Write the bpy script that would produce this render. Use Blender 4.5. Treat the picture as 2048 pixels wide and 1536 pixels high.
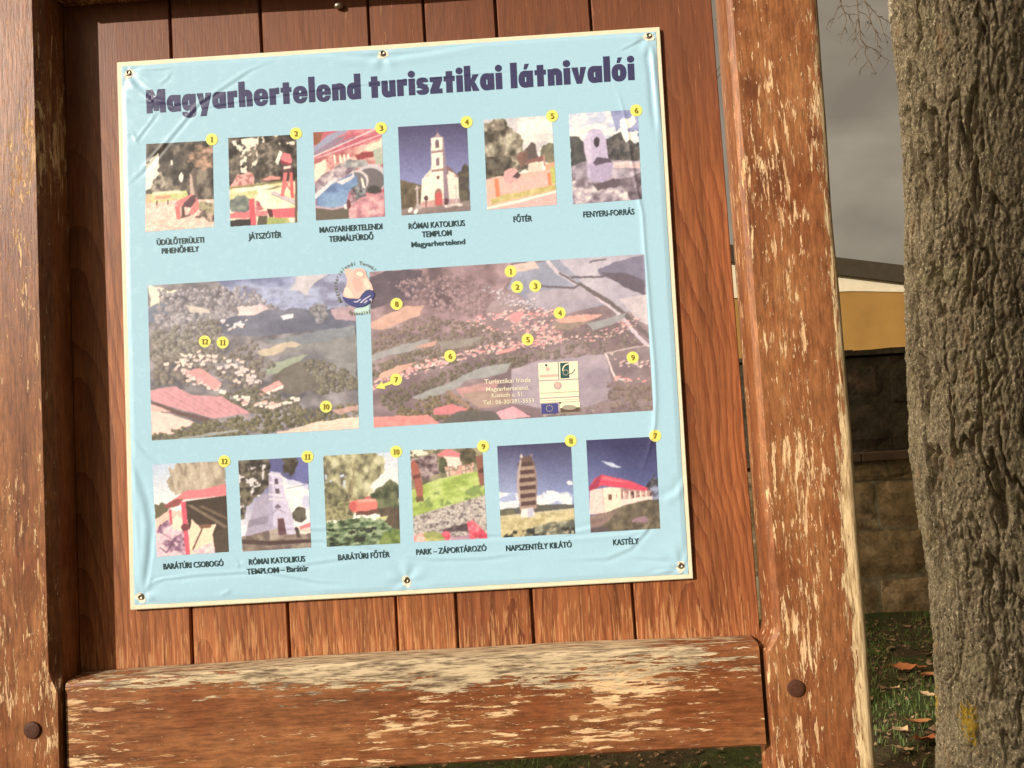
import bpy, bmesh, math, random
import numpy as np
from mathutils import Vector, Matrix

SC = bpy.context.scene
for o in list(bpy.data.objects):
    bpy.data.objects.remove(o)
COL = SC.collection

# ------------------------------------------------------------------ camera
CAM_LOC = (0.0, -1.474, 1.5)
cam = bpy.data.cameras.new('camera')
cam.sensor_width = 36.0
cam.lens = 1638.0 / 2048.0 * 36.0
cam.clip_start = 0.05
cam.clip_end = 4000
cam_ob = bpy.data.objects.new('camera', cam)
COL.objects.link(cam_ob)
_r, _u, _f = (0.99817, 0.015278, -0.058513), (0.059304, -0.057812, 0.996565), (-0.011843, 0.998211, 0.058612)
cam_ob.matrix_world = Matrix(((_r[0], _u[0], -_f[0], CAM_LOC[0]), (_r[1], _u[1], -_f[1], CAM_LOC[1]),
                              (_r[2], _u[2], -_f[2], CAM_LOC[2]), (0, 0, 0, 1)))
SC.camera = cam_ob

# ------------------------------------------------------------------ sky, sun, exposure
SUN_AZ, SUN_EL = math.radians(49), math.radians(22)      # from the left, behind the camera
SUN_DIR = Vector((-math.sin(SUN_AZ) * math.cos(SUN_EL), -math.cos(SUN_AZ) * math.cos(SUN_EL), math.sin(SUN_EL)))
world = bpy.data.worlds.new('World')
SC.world = world
world.use_nodes = True
wn = world.node_tree
wn.nodes.clear()
w_out = wn.nodes.new('ShaderNodeOutputWorld')
w_bg = wn.nodes.new('ShaderNodeBackground')
w_sky = wn.nodes.new('ShaderNodeTexSky')
w_sky.sky_type = 'NISHITA'
w_sky.sun_disc = False
w_sky.sun_elevation = SUN_EL
w_sky.sun_rotation = math.atan2(SUN_DIR.x, SUN_DIR.y)
w_co = wn.nodes.new('ShaderNodeTexCoord')
w_map = wn.nodes.new('ShaderNodeMapping')
w_map.inputs['Scale'].default_value = (1.0, 1.0, 2.2)
w_no = wn.nodes.new('ShaderNodeTexNoise')
w_no.inputs['Scale'].default_value = 5.0
w_no.inputs['Detail'].default_value = 6
w_no.inputs['Roughness'].default_value = 0.5
w_no.inputs['Distortion'].default_value = 0.35
w_cl = wn.nodes.new('ShaderNodeValToRGB')                # grey brown autumn cloud, lighter where thin
w_cl.color_ramp.elements[0].position = 0.34
w_cl.color_ramp.elements[0].color = (0.235, 0.192, 0.135, 1)
w_cl.color_ramp.elements[1].position = 0.68
w_cl.color_ramp.elements[1].color = (0.36, 0.300, 0.212, 1)
w_sc = wn.nodes.new('ShaderNodeVectorMath')
w_sc.operation = 'SCALE'
w_sc.inputs['Scale'].default_value = 10.0                # cloud radiance before the 0.1 background strength
w_mx = wn.nodes.new('ShaderNodeMixRGB')
w_mx.inputs['Fac'].default_value = 0.94
w_bg.inputs['Strength'].default_value = 0.1
L = wn.links.new
L(w_co.outputs['Generated'], w_map.inputs['Vector'])
L(w_map.outputs['Vector'], w_no.inputs['Vector'])
L(w_no.outputs['Fac'], w_cl.inputs['Fac'])
# bright cloud bank added on the unseen left of the sky, to light the trunk
w_dot = wn.nodes.new('ShaderNodeVectorMath')
w_dot.operation = 'DOT_PRODUCT'
w_dot.inputs[1].default_value = (-0.95, 0.08, 0.30)
w_left_fill = wn.nodes.new('ShaderNodeMapRange')
w_left_fill.interpolation_type = 'SMOOTHSTEP'
for _k, _v in (('From Min', 0.25), ('From Max', 0.97), ('To Min', 10.0), ('To Max', 150.0)):
    w_left_fill.inputs[_k].default_value = _v
L(w_co.outputs['Generated'], w_dot.inputs[0])
L(w_dot.outputs['Value'], w_left_fill.inputs['Value'])
# unseen sky behind the camera, right, dimmed to deepen shade in the board's recess
w_dot2 = wn.nodes.new('ShaderNodeVectorMath')
w_dot2.operation = 'DOT_PRODUCT'
w_dot2.inputs[1].default_value = (0.52, -0.83, 0.20)
w_right_dim = wn.nodes.new('ShaderNodeMapRange')
w_right_dim.interpolation_type = 'SMOOTHSTEP'
for _k, _v in (('From Min', 0.0), ('From Max', 0.8), ('To Min', 1.0), ('To Max', 0.42)):
    w_right_dim.inputs[_k].default_value = _v
w_mul = wn.nodes.new('ShaderNodeMath')
w_mul.operation = 'MULTIPLY'
L(w_co.outputs['Generated'], w_dot2.inputs[0])
L(w_dot2.outputs['Value'], w_right_dim.inputs['Value'])
L(w_left_fill.outputs['Result'], w_mul.inputs[0])
L(w_right_dim.outputs['Result'], w_mul.inputs[1])
L(w_mul.outputs[0], w_sc.inputs['Scale'])
L(w_cl.outputs['Color'], w_sc.inputs[0])
L(w_sky.outputs['Color'], w_mx.inputs['Color1'])
L(w_sc.outputs['Vector'], w_mx.inputs['Color2'])
L(w_mx.outputs['Color'], w_bg.inputs['Color'])
L(w_bg.outputs['Background'], w_out.inputs['Surface'])

sun = bpy.data.lights.new('sun', 'SUN')
sun.energy = 5.0
sun.angle = math.radians(0.5)
sun.color = (1.0, 0.945, 0.845)
sun_ob = bpy.data.objects.new('sun', sun)
COL.objects.link(sun_ob)
sun_ob.rotation_euler = (-SUN_DIR).to_track_quat('-Z', 'Y').to_euler()
sun_ob.location = (-6, -6, 6)
SC.view_settings.view_transform = 'Standard'
SC.view_settings.look = 'None'
SC.view_settings.exposure = 0.0
SC.view_settings.gamma = 1.0
SC.view_settings.use_curve_mapping = False

# ------------------------------------------------------------------ helpers
def lin(c):
    a = np.asarray(c, float) / 255.0
    return np.where(a <= 0.04045, a / 12.92, ((a + 0.055) / 1.055) ** 2.4)

def tag(o, label=None, cat=None, group=None, kind=None):
    for k, v in (('label', label), ('category', cat), ('group', group), ('kind', kind)):
        if v:
            o[k] = v
    return o

def link(o, parent=None):
    COL.objects.link(o)
    if parent is not None:
        o.parent = parent
    return o

def empty(name, loc):
    o = bpy.data.objects.new(name, None)
    o.location = loc
    o.empty_display_size = 0.1
    return link(o)

def mesh_obj(name, verts, faces, mat=None, parent=None, smooth=False, colors=None, loc=None):
    me = bpy.data.meshes.new(name)
    v = np.ascontiguousarray(verts, dtype=np.float32)
    if isinstance(faces, np.ndarray):
        nf, k = faces.shape
        me.vertices.add(len(v))
        me.vertices.foreach_set('co', v.ravel())
        me.loops.add(nf * k)
        me.loops.foreach_set('vertex_index', faces.astype(np.int32).ravel())
        me.polygons.add(nf)
        me.polygons.foreach_set('loop_start', np.arange(0, nf * k, k, dtype=np.int32))
        me.polygons.foreach_set('loop_total', np.full(nf, k, dtype=np.int32))
        me.update(calc_edges=True)
    else:
        me.from_pydata([tuple(map(float, p)) for p in v], [], [tuple(f) for f in faces])
        me.update()
    if colors is not None:
        ca = me.color_attributes.new('print', 'FLOAT_COLOR', 'POINT')
        c4 = np.ones((len(v), 4), np.float32)
        c4[:, :3] = colors
        ca.data.foreach_set('color', c4.ravel())
    if smooth:
        me.polygons.foreach_set('use_smooth', np.ones(len(me.polygons), bool))
    if mat:
        me.materials.append(mat)
    o = bpy.data.objects.new(name, me)
    if loc is not None:
        o.location = loc
    return link(o, parent)

def bm_obj(name, bm, mat=None, parent=None, smooth=False, loc=None):
    me = bpy.data.meshes.new(name)
    bmesh.ops.recalc_face_normals(bm, faces=bm.faces)
    bm.to_mesh(me)
    bm.free()
    if smooth:
        me.polygons.foreach_set('use_smooth', np.ones(len(me.polygons), bool))
    if mat:
        me.materials.append(mat)
    o = bpy.data.objects.new(name, me)
    if loc is not None:
        o.location = loc
    return link(o, parent)

def grid_faces(nu, nv, wrap=False):
    i, j = np.meshgrid(np.arange(nu if wrap else nu - 1), np.arange(nv - 1), indexing='xy')
    a = (j * nu + i).ravel()
    b = (j * nu + (i + 1) % nu).ravel()
    return np.stack([a, b, b + nu, a + nu], 1)

def box_bm(bm, x0, x1, y0, y1, z0, z1, bevel=0.0, seg=2):
    vs = [bm.verts.new(p) for p in ((x0, y0, z0), (x1, y0, z0), (x1, y1, z0), (x0, y1, z0),
                                    (x0, y0, z1), (x1, y0, z1), (x1, y1, z1), (x0, y1, z1))]
    fs = [bm.faces.new([vs[i] for i in f]) for f in ((3, 2, 1, 0), (4, 5, 6, 7), (0, 1, 5, 4), (1, 2, 6, 5), (2, 3, 7, 6), (3, 0, 4, 7))]
    if bevel:
        es = list({e for f in fs for e in f.edges})
        bmesh.ops.bevel(bm, geom=es, offset=bevel, segments=seg, affect='EDGES', profile=0.5)

# value noise on numpy arrays -------------------------------------------------
def _hash(ix, iy, s):
    h = (ix.astype(np.int64) * 374761393 + iy.astype(np.int64) * 668265263 + s * 1442695041) & 0xFFFFFFFF
    h = ((h ^ (h >> 13)) * 1274126177) & 0xFFFFFFFF
    return ((h ^ (h >> 16)) & 0xFFFF) / 65535.0

def vnoise(x, y, s=0):
    x0, y0 = np.floor(x), np.floor(y)
    fx, fy = x - x0, y - y0
    fx, fy = fx * fx * (3 - 2 * fx), fy * fy * (3 - 2 * fy)
    a, b = _hash(x0, y0, s), _hash(x0 + 1, y0, s)
    c, d = _hash(x0, y0 + 1, s), _hash(x0 + 1, y0 + 1, s)
    return (a * (1 - fx) + b * fx) * (1 - fy) + (c * (1 - fx) + d * fx) * fy

def fbm(x, y, s=0, o=4, g=0.5):
    t, a, n = 0, 1.0, 0
    for k in range(o):
        t = t + a * vnoise(x * 2 ** k + 17.3 * k, y * 2 ** k + 9.1 * k, s + k)
        n += a
        a *= g
    return t / n

# node building ----------------------------------------------------------------
class G:
    def __init__(s, name, rough=0.6, spec=0.5):
        s.m = bpy.data.materials.new(name)
        s.m.use_nodes = True
        s.t = s.m.node_tree
        s.b = s.t.nodes['Principled BSDF']
        s.b.inputs['Roughness'].default_value = rough
        s.b.inputs['Specular IOR Level'].default_value = spec
        s.co = None
    def n(s, typ, **kw):
        x = s.t.nodes.new('ShaderNode' + typ)
        for k, v in kw.items():
            setattr(x, k, v)
        return x
    def put(s, sock, v):
        if hasattr(v, 'is_output') or isinstance(v, bpy.types.NodeSocket):
            s.t.links.new(v, sock)
        elif isinstance(v, (tuple, list)) and len(v) == 3 and sock.type == 'RGBA':
            sock.default_value = (*v, 1)
        else:
            sock.default_value = v
    def obj(s):
        if s.co is None:
            s.co = s.n('TexCoord').outputs['Object']
        return s.co
    def mapping(s, scale=(1, 1, 1), loc=(0, 0, 0), vec=None, rot=(0, 0, 0)):
        x = s.n('Mapping')
        s.put(x.inputs['Vector'], vec or s.obj())
        x.inputs['Scale'].default_value = scale
        s.put(x.inputs['Location'], loc)
        x.inputs['Rotation'].default_value = rot
        return x.outputs['Vector']
    def noise(s, vec, scale, detail=4, rough=0.55, dist=0.0, out='Fac'):
        x = s.n('TexNoise')
        s.put(x.inputs['Vector'], vec)
        x.inputs['Scale'].default_value = scale
        x.inputs['Detail'].default_value = detail
        x.inputs['Roughness'].default_value = rough
        x.inputs['Distortion'].default_value = dist
        return x.outputs[out]
    def vor(s, vec, scale, feature='F1', out='Distance', rnd=1.0):
        x = s.n('TexVoronoi', feature=feature)
        s.put(x.inputs['Vector'], vec)
        x.inputs['Scale'].default_value = scale
        x.inputs['Randomness'].default_value = rnd
        return x.outputs[out]
    def ramp(s, fac, stops, interp='LINEAR'):
        x = s.n('ValToRGB')
        r = x.color_ramp
        r.interpolation = interp
        while len(r.elements) < len(stops):
            r.elements.new(0.5)
        for e, (p, c) in zip(r.elements, stops):
            e.position = p
            e.color = (*c, 1) if isinstance(c, (tuple, list)) else (c, c, c, 1)
        s.put(x.inputs['Fac'], fac)
        return x.outputs['Color']
    def mix(s, fac, a, b, mode='MIX'):
        x = s.n('MixRGB', blend_type=mode)
        s.put(x.inputs['Fac'], fac)
        s.put(x.inputs['Color1'], a)
        s.put(x.inputs['Color2'], b)
        return x.outputs['Color']
    def ma(s, op, a, b=0.0, c=0.0, clamp=False):
        x = s.n('Math', operation=op, use_clamp=clamp)
        s.put(x.inputs[0], a)
        s.put(x.inputs[1], b)
        s.put(x.inputs[2], c)
        return x.outputs[0]
    def step(s, v, a, b, lo=0.0, hi=1.0):
        x = s.n('MapRange', interpolation_type='SMOOTHSTEP')
        s.put(x.inputs['Value'], v)
        s.put(x.inputs['From Min'], a)
        s.put(x.inputs['From Max'], b)
        x.inputs['To Min'].default_value = lo
        x.inputs['To Max'].default_value = hi
        return x.outputs['Result']
    def xyz(s):
        x = s.n('SeparateXYZ')
        s.put(x.inputs[0], s.obj())
        return x.outputs
    def rnd(s):
        return s.n('ObjectInfo').outputs['Random']
    def rndloc(s, k=37.0):
        c = s.n('CombineXYZ')
        r = s.ma('MULTIPLY', s.rnd(), k)
        s.put(c.inputs[0], r)
        s.put(c.inputs[1], s.ma('MULTIPLY', r, 1.7))
        s.put(c.inputs[2], s.ma('MULTIPLY', r, 0.6))
        return c.outputs[0]
    def bump(s, h, dist=0.001, strength=1.0, normal=None):
        x = s.n('Bump')
        x.inputs['Distance'].default_value = dist
        x.inputs['Strength'].default_value = strength
        s.put(x.inputs['Height'], h)
        if normal is not None:
            s.put(x.inputs['Normal'], normal)
        return x.outputs['Normal']
    def done(s, col=None, rough=None, normal=None):
        if col is not None:
            s.put(s.b.inputs['Base Color'], col)
        if rough is not None:
            s.put(s.b.inputs['Roughness'], rough)
        if normal is not None:
            s.put(s.b.inputs['Normal'], normal)
        return s.m

def plain(name, c, rough=0.6, spec=0.4, vary=0.0, scale=40):
    g = G(name, rough, spec)
    if vary:
        n = g.noise(g.obj(), scale, 5, 0.6)
        lo, hi = tuple(x * (1 - vary) for x in c), tuple(min(1, x * (1 + vary)) for x in c)
        return g.done(g.ramp(n, [(0.3, lo), (0.7, hi)]))
    return g.done(tuple(c))

# ------------------------------------------------------------------ materials: wood
def weathered_wood(name, axis='Z', kind='post'):
    """old brown varnish over pale softwood, flaking off along the grain"""
    g = G(name, 0.55, 0.35)
    st = 0.10
    sc = (1, 1, st) if axis == 'Z' else (st, 1, 1)
    sc2 = (1, 1, 0.13) if axis == 'Z' else (0.12, 1, 1)
    rl = g.rndloc()
    v = g.mapping(sc, rl)
    v2 = g.mapping(sc2, rl)
    X, Y, Z = g.xyz()
    fib = g.noise(v, 260, 5, 0.65)
    broad = g.noise(v, 22, 5, 0.6, 0.6)
    blot = g.noise(g.obj(), 6.5, 4, 0.6)
    base = g.ramp(broad, [(0.25, (0.130, 0.046, 0.020)), (0.45, (0.240, 0.086, 0.033)), (0.62, (0.335, 0.133, 0.050)), (0.82, (0.43, 0.198, 0.076))])
    base = g.mix(g.step(blot, 0.42, 0.72), base, (0.215, 0.066, 0.023))
    base = g.mix(1.0, base, g.ramp(fib, [(0.28, 0.55), (0.6, 1.18)]), 'MULTIPLY')
    mott = g.noise(g.mapping((1, 1, 0.35) if axis == 'Z' else (0.35, 1, 1), rl), 130, 5, 0.7)
    base = g.mix(1.0, base, g.ramp(mott, [(0.3, 0.72), (0.65, 1.2)]), 'MULTIPLY')
    # fine dark pores
    pore = g.noise(v, 520, 2, 0.5)
    base = g.mix(g.step(pore, 0.66, 0.74, 0, 0.55), base, (0.07, 0.022, 0.010))
    # flakes
    n3 = g.noise(v2, 135, 6, 0.70, 0.25)
    n4 = g.noise(v, 13, 3, 0.6)
    n5 = g.noise(g.obj(), 4.2, 3, 0.6)
    amount = g.ma('ADD', g.ma('MULTIPLY', g.ma('SUBTRACT', n4, 0.5), 0.42), g.ma('MULTIPLY', g.ma('SUBTRACT', n5, 0.5), 0.55))
    val = g.ma('ADD', n3, amount)
    bare = g.mix(g.step(g.noise(v, 150, 4, 0.6), 0.3, 0.62), (0.43, 0.20, 0.075), (0.84, 0.56, 0.31))
    worn = None
    if kind == 'post_worn':
        # bare pale strip along the outer arris, wider towards the ground
        thr = g.ma('ADD', 0.027, g.ma('MULTIPLY', g.ma('SUBTRACT', Z, 1.0), 0.025))
        e = g.ma('ADD', g.ma('SUBTRACT', X, thr), g.ma('MULTIPLY', g.ma('SUBTRACT', n4, 0.5), 0.085))
        e = g.ma('ADD', e, g.ma('MULTIPLY', g.ma('SUBTRACT', n3, 0.5), 0.125))
        worn = g.step(e, 0.006, 0.014)
        worn = g.ma('MULTIPLY', worn, g.step(Z, 2.35, 2.0))
        dk = g.ma('ADD', X, g.ma('MULTIPLY', g.ma('SUBTRACT', n5, 0.5), 0.02))
        # stain blots on the front face
        for (sx, sz, rx, rz) in ((-0.025, 1.915, 0.030, 0.055), (-0.052, 2.075, 0.022, 0.03), (0.05, 1.985, 0.016, 0.02)):
            d = g.ma('SQRT', g.ma('ADD', g.ma('POWER', g.ma('DIVIDE', g.ma('SUBTRACT', X, sx), rx), 2.0), g.ma('POWER', g.ma('DIVIDE', g.ma('SUBTRACT', Z, sz), rz), 2.0)))
            d = g.ma('ADD', d, g.ma('MULTIPLY', g.ma('SUBTRACT', n3, 0.5), 1.2))
            base = g.mix(g.step(d, 1.25, 0.35, 0, 0.62), base, (0.10, 0.028, 0.014))
    if kind == 'beam':
        top = g.ma('ADD', g.ma('SUBTRACT', Z, 0.036), g.ma('MULTIPLY', g.ma('SUBTRACT', n4, 0.5), 0.13))
        top = g.ma('SUBTRACT', top, g.ma('MULTIPLY', g.ma('POWER', g.ma('ABSOLUTE', g.ma('MULTIPLY', g.ma('SUBTRACT', X, 0.05), 1.6)), 2.0), 0.06))
        top = g.ma('ADD', top, g.ma('MULTIPLY', g.ma('SUBTRACT', n3, 0.5), 0.30))
        worn = g.step(top, 0.004, 0.012)
    k0 = 0.585 if kind != 'beam' else 0.575
    peel = g.step(val, k0, k0 + 0.03)
    # small flecks everywhere
    fle = g.ma('ADD', g.noise(g.mapping((1, 1, 0.3) if axis == 'Z' else (0.3, 1, 1), rl), 240, 4, 0.62), g.ma('MULTIPLY', amount, 0.55))
    peel = g.ma('MAXIMUM', peel, g.step(fle, 0.645, 0.68, 0, 0.9))
    col = g.mix(peel, base, bare)
    if worn is not None:
        crk = g.step(g.noise(v, 210, 5, 0.65), 0.34, 0.62)
        pale = g.mix(crk, (0.36, 0.22, 0.10), (0.80, 0.58, 0.32)) if kind == 'post_worn' else g.mix(crk, (0.13, 0.085, 0.05), (0.66, 0.50, 0.31))
        col = g.mix(worn, col, pale)
        peel = g.ma('MAXIMUM', peel, worn)
    h = g.ma('ADD', g.ma('MULTIPLY', fib, 0.7), g.ma('MULTIPLY', peel, -0.55))
    nrm = g.bump(h, 0.0011, 0.8)
    return g.done(col, g.step(peel, 0, 1, 0.42, 0.8), nrm)

def plank_wood(name):
    g = G(name, 0.5, 0.4)
    rl = g.rndloc(53.0)
    v = g.mapping((1, 1, 0.055), rl)
    v2 = g.mapping((1, 1, 0.16), rl)
    X, Y, Z = g.xyz()
    # cathedral grain: growth rings cut at a slant
    wv = g.n('TexWave', wave_type='RINGS', rings_direction='Z', wave_profile='SAW')
    wob = g.noise(g.mapping((1, 1, 0.5), rl), 3.0, 3, 0.5, out='Color')
    vv = g.n('VectorMath', operation='MULTIPLY_ADD')
    g.put(vv.inputs[0], wob)
    vv.inputs[1].default_value = (0.09, 0.09, 0.0)
    offs = g.n('VectorMath', operation='ADD')
    g.put(offs.inputs[0], g.obj())
    c = g.n('CombineXYZ')
    g.put(c.inputs[0], g.ma('MULTIPLY', g.ma('SUBTRACT', g.rnd(), 0.5), 0.16))
    g.put(c.inputs[1], g.ma('MULTIPLY', Z, 0.09))
    g.put(offs.inputs[1], c.outputs[0])
    g.put(vv.inputs[2], offs.outputs[0])
    g.put(wv.inputs['Vector'], vv.outputs[0])
    wv.inputs['Scale'].default_value = 30
    wv.inputs['Distortion'].default_value = 1.2
    wv.inputs['Detail'].default_value = 3
    wv.inputs['Detail Scale'].default_value = 1.5
    ring = wv.outputs['Fac']
    fib = g.noise(v, 300, 5, 0.65)
    str_ = g.noise(v, 60, 4, 0.6)
    base = g.ramp(ring, [(0.0, (0.335, 0.117, 0.043)), (0.5, (0.312, 0.104, 0.037)), (0.85, (0.245, 0.075, 0.027)), (1.0, (0.20, 0.058, 0.021))])
    tint = g.mix(g.rnd(), (0.80, 0.74, 0.74), (1.22, 1.26, 1.22))
    base = g.mix(1.0, base, tint, 'MULTIPLY')
    base = g.mix(1.0, base, g.ramp(str_, [(0.3, 0.66), (0.65, 1.2)]), 'MULTIPLY')
    base = g.mix(1.0, base, g.ramp(fib, [(0.3, 0.62), (0.62, 1.22)]), 'MULTIPLY')
    # darker red brown towards the top of the plank
    top_tone = g.ma('ADD', Z, g.ma('MULTIPLY', g.ma('SUBTRACT', str_, 0.5), 0.35))
    base = g.mix(g.step(top_tone, 0.78, 1.12, 0, 0.82), base, g.mix(fib, (0.110, 0.037, 0.018), (0.240, 0.086, 0.042)))
    # rain splash at the foot bleached the raised grain
    foot = g.ma('ADD', g.step(Z, 0.17, 0.02), g.ma('MULTIPLY', g.ma('SUBTRACT', g.noise(v2, 14, 3, 0.5), 0.5), 0.8))
    fl = g.noise(v, 330, 4, 0.6)
    m = g.step(g.ma('ADD', fl, g.ma('MULTIPLY', foot, 0.17)), 0.665, 0.74, 0, 0.6)
    base = g.mix(m, base, (0.62, 0.31, 0.13))
    mould = g.noise(g.mapping((1, 1, 0.45), rl), 17, 4, 0.6)
    base = g.mix(g.step(mould, 0.60, 0.74, 0, 0.45), base, (0.11, 0.055, 0.032))
    nrm = g.bump(g.ma('ADD', g.ma('MULTIPLY', fib, 0.6), g.ma('MULTIPLY', ring, -0.4)), 0.0009, 0.7)
    return g.done(base, 0.5, nrm)

M_POST = weathered_wood('weathered_varnish_post', 'Z', 'post')
M_POST_WORN = weathered_wood('weathered_varnish_worn_edge', 'Z', 'post_worn')
M_BEAM = weathered_wood('weathered_varnish_beam', 'X', 'beam')
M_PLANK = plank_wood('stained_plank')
M_DOWEL = plain('dark_dowel_wood', (0.085, 0.030, 0.016), 0.6, 0.3, 0.3, 220)
M_SHADE_ROOF = plain('shade_roof_wood', (0.13, 0.075, 0.045), 0.8, 0.2, 0.35, 18)
g = G('screw_metal', 0.35, 0.5)
g.b.inputs['Metallic'].default_value = 0.8
M_SCREW = g.done(g.ramp(g.noise(g.obj(), 900, 3), [(0.35, (0.16, 0.07, 0.025)), (0.65, (0.62, 0.55, 0.42))]))
M_RUST = plain('rusty_iron', (0.13, 0.06, 0.028), 0.75, 0.3, 0.5, 700)

# ================================================================== THE INFORMATION BOARD
board = tag(empty('information_board', (-0.2, 0.0, 0.0)),
            'weathered brown timber information board of two posts, crossbeams and upright planks', 'information board')
BX = -0.2

def post(name_loc, x_in, x_out, worn, label):
    """x_in: face towards the planks, x_out: outer face; lofted so the stopped chamfer can run out"""
    s = 1 if x_out > x_in else -1
    zs = np.concatenate([np.linspace(-0.35, 1.0, 18)[:-1], np.linspace(1.0, 1.2, 41), np.linspace(1.2, 2.85, 60)[1:]])
    xc = 0.5 * (x_in + x_out)
    V, n = [], None
    for z in zs:
        t = min(1, max(0, (z - 1.105) / 0.045))
        c = 0.0025 + (0.0065 if s > 0 else 0.0125) * math.sin(t * math.pi / 2)          # lamb's tongue stop just above the beam
        xi = x_in - s * (0.018 if s > 0 else 0.002) * (1 - math.sin(t * math.pi / 2))
        xo = x_out - s * (0.0060 * max(0, (2.2 - z)) if s > 0 else 0.002)
        w = 0.0012 * (math.sin(z * 5.1 + s) + 0.7 * math.sin(z * 11.7 + 2 * s) + 0.5 * math.sin(z * 23.0))
        xo += w
        r = 0.017
        yf, yb = -0.07 + 0.0005 * math.sin(z * 7 + s), 0.009
        pts = [(xi, yb), (xi, yf + c)]
        for k in range(1, 4):
            a = k / 4.0
            pts.append((xi + s * c * a, yf + c - c * a))
        pts.append((xi + s * c, yf))
        for k in range(1, 5):
            pts.append((xi + s * c + (xo - s * r - xi - s * c) * k / 5.0, yf))
        for k in range(7):
            a = k / 6.0 * math.pi / 2
            pts.append((xo - s * r + s * r * math.sin(a), yf + r - r * math.cos(a)))
        pts.append((xo, yb))
        n = len(pts)
        V += [(p[0] - xc, p[1], z) for p in pts]
    nr = len(zs)
    F = []
    for j in range(nr - 1):
        for i in range(n):
            a, b = j * n + i, j * n + (i + 1) % n
            F.append((a, b, b + n, a + n) if s > 0 else (b, a, a + n, b + n))
    F.append(tuple(range(n)))
    F.append(tuple((nr - 1) * n + i for i in range(n)))
    bm = bmesh.new()
    vs = [bm.verts.new(p) for p in V]
    for f in F:
        bm.faces.new([vs[i] for i in f])
    o = bm_obj('post', bm, M_POST_WORN if worn else M_POST, board, False, (xc - BX, 0, 0))
    o['label'] = label
    me = o.data
    # smooth only along the rounding: mark by angle
    me.polygons.foreach_set('use_smooth', np.ones(len(me.polygons), bool))
    try:
        me.set_sharp_from_angle(angle=math.radians(28))
    except Exception:
        pass
    return o, xc

post_r, xr = post('r', 0.4005, 0.5625, True, 'timber post with a bare pale outer edge')
post_l, xl = post('l', -0.816, -0.978, False, 'timber post with flaking varnish and a dark shaded inner side')

def dowel(parent, x, z, r=0.0145):
    bm = bmesh.new()
    prof = [(r, 0.012), (r, -0.0015), (r * 0.93, -0.0032), (r * 0.6, -0.0041), (0, -0.0043)]
    n = 28
    rings = []
    for (rr, y) in prof[:-1]:
        rings.append([bm.verts.new((x + rr * (1 + 0.025 * math.sin(3 * a + x)) * math.cos(a), -0.07 + y, z + rr * math.sin(a)))
                      for a in [2 * math.pi * k / n for k in range(n)]])
    for a, b in zip(rings[:-1], rings[1:]):
        for k in range(n):
            bm.faces.new((a[k], a[(k + 1) % n], b[(k + 1) % n], b[k]))
    cv = bm.verts.new((x, -0.07 + prof[-1][1], z))
    for k in range(n):
        bm.faces.new((rings[-1][k], rings[-1][(k + 1) % n], cv))
    return bm_obj('dowel', bm, M_DOWEL, parent, False)
dowel(post_r, 0.4272 - xr, 1.0455)
dowel(post_l, -0.8605 - xl, 1.0455)

def beam(x0, x1, z0, z1, mat, label):
    """crossbeam with a worn rounded upper arris, slightly bowed"""
    nx, zc = 60, 0.5 * (z0 + z1)
    V, n = [], None
    for i in range(nx + 1):
        x = x0 + (x1 - x0) * i / nx
        t = (x - x0) / (x1 - x0)
        bow = 0.006 * math.sin(math.pi * t) + 0.0008 * math.sin(19 * t)
        zt, zb = z1 + bow, z0 + 0.0012 * math.sin(9 * t)
        r = 0.008 + 0.002 * math.sin(7 * t + 1)
        yf, yb = -0.060, -0.003
        pts = [(yb, zb), (yf + 0.004, zb), (yf, zb + 0.004)]
        for k in range(1, 4):
            pts.append((yf, zb + 0.004 + (zt - r - zb - 0.004) * k / 4.0))
        for k in range(7):
            a = k / 6.0 * math.pi / 2
            pts.append((yf + r - r * math.cos(a), zt - r + r * math.sin(a)))
        pts.append((yb, zt + 0.001))
        n = len(pts)
        V += [(x - 0.5 * (x0 + x1), p[0], p[1] - zc) for p in pts]
    bm = bmesh.new()
    vs = [bm.verts.new(p) for p in V]
    for i in range(nx):
        for k in range(n):
            a, b = i * n + k, i * n + (k + 1) % n
            bm.faces.new((vs[a], vs[b], vs[b + n], vs[a + n]))
    bm.faces.new(vs[:n])
    bm.faces.new(vs[-n:])
    o = bm_obj('crossbeam', bm, mat, board, True, (0.5 * (x0 + x1) - BX, 0, zc))
    o.data.set_sharp_from_angle(angle=math.radians(30))
    o['label'] = label
    return o
beam(-0.8085, 0.374, 0.949, 1.119, M_BEAM, 'lower crossbeam with a grey worn top edge')
beam(-0.8085, 0.392, 2.339, 2.52, M_POST, 'upper crossbeam shading the planks')

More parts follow.
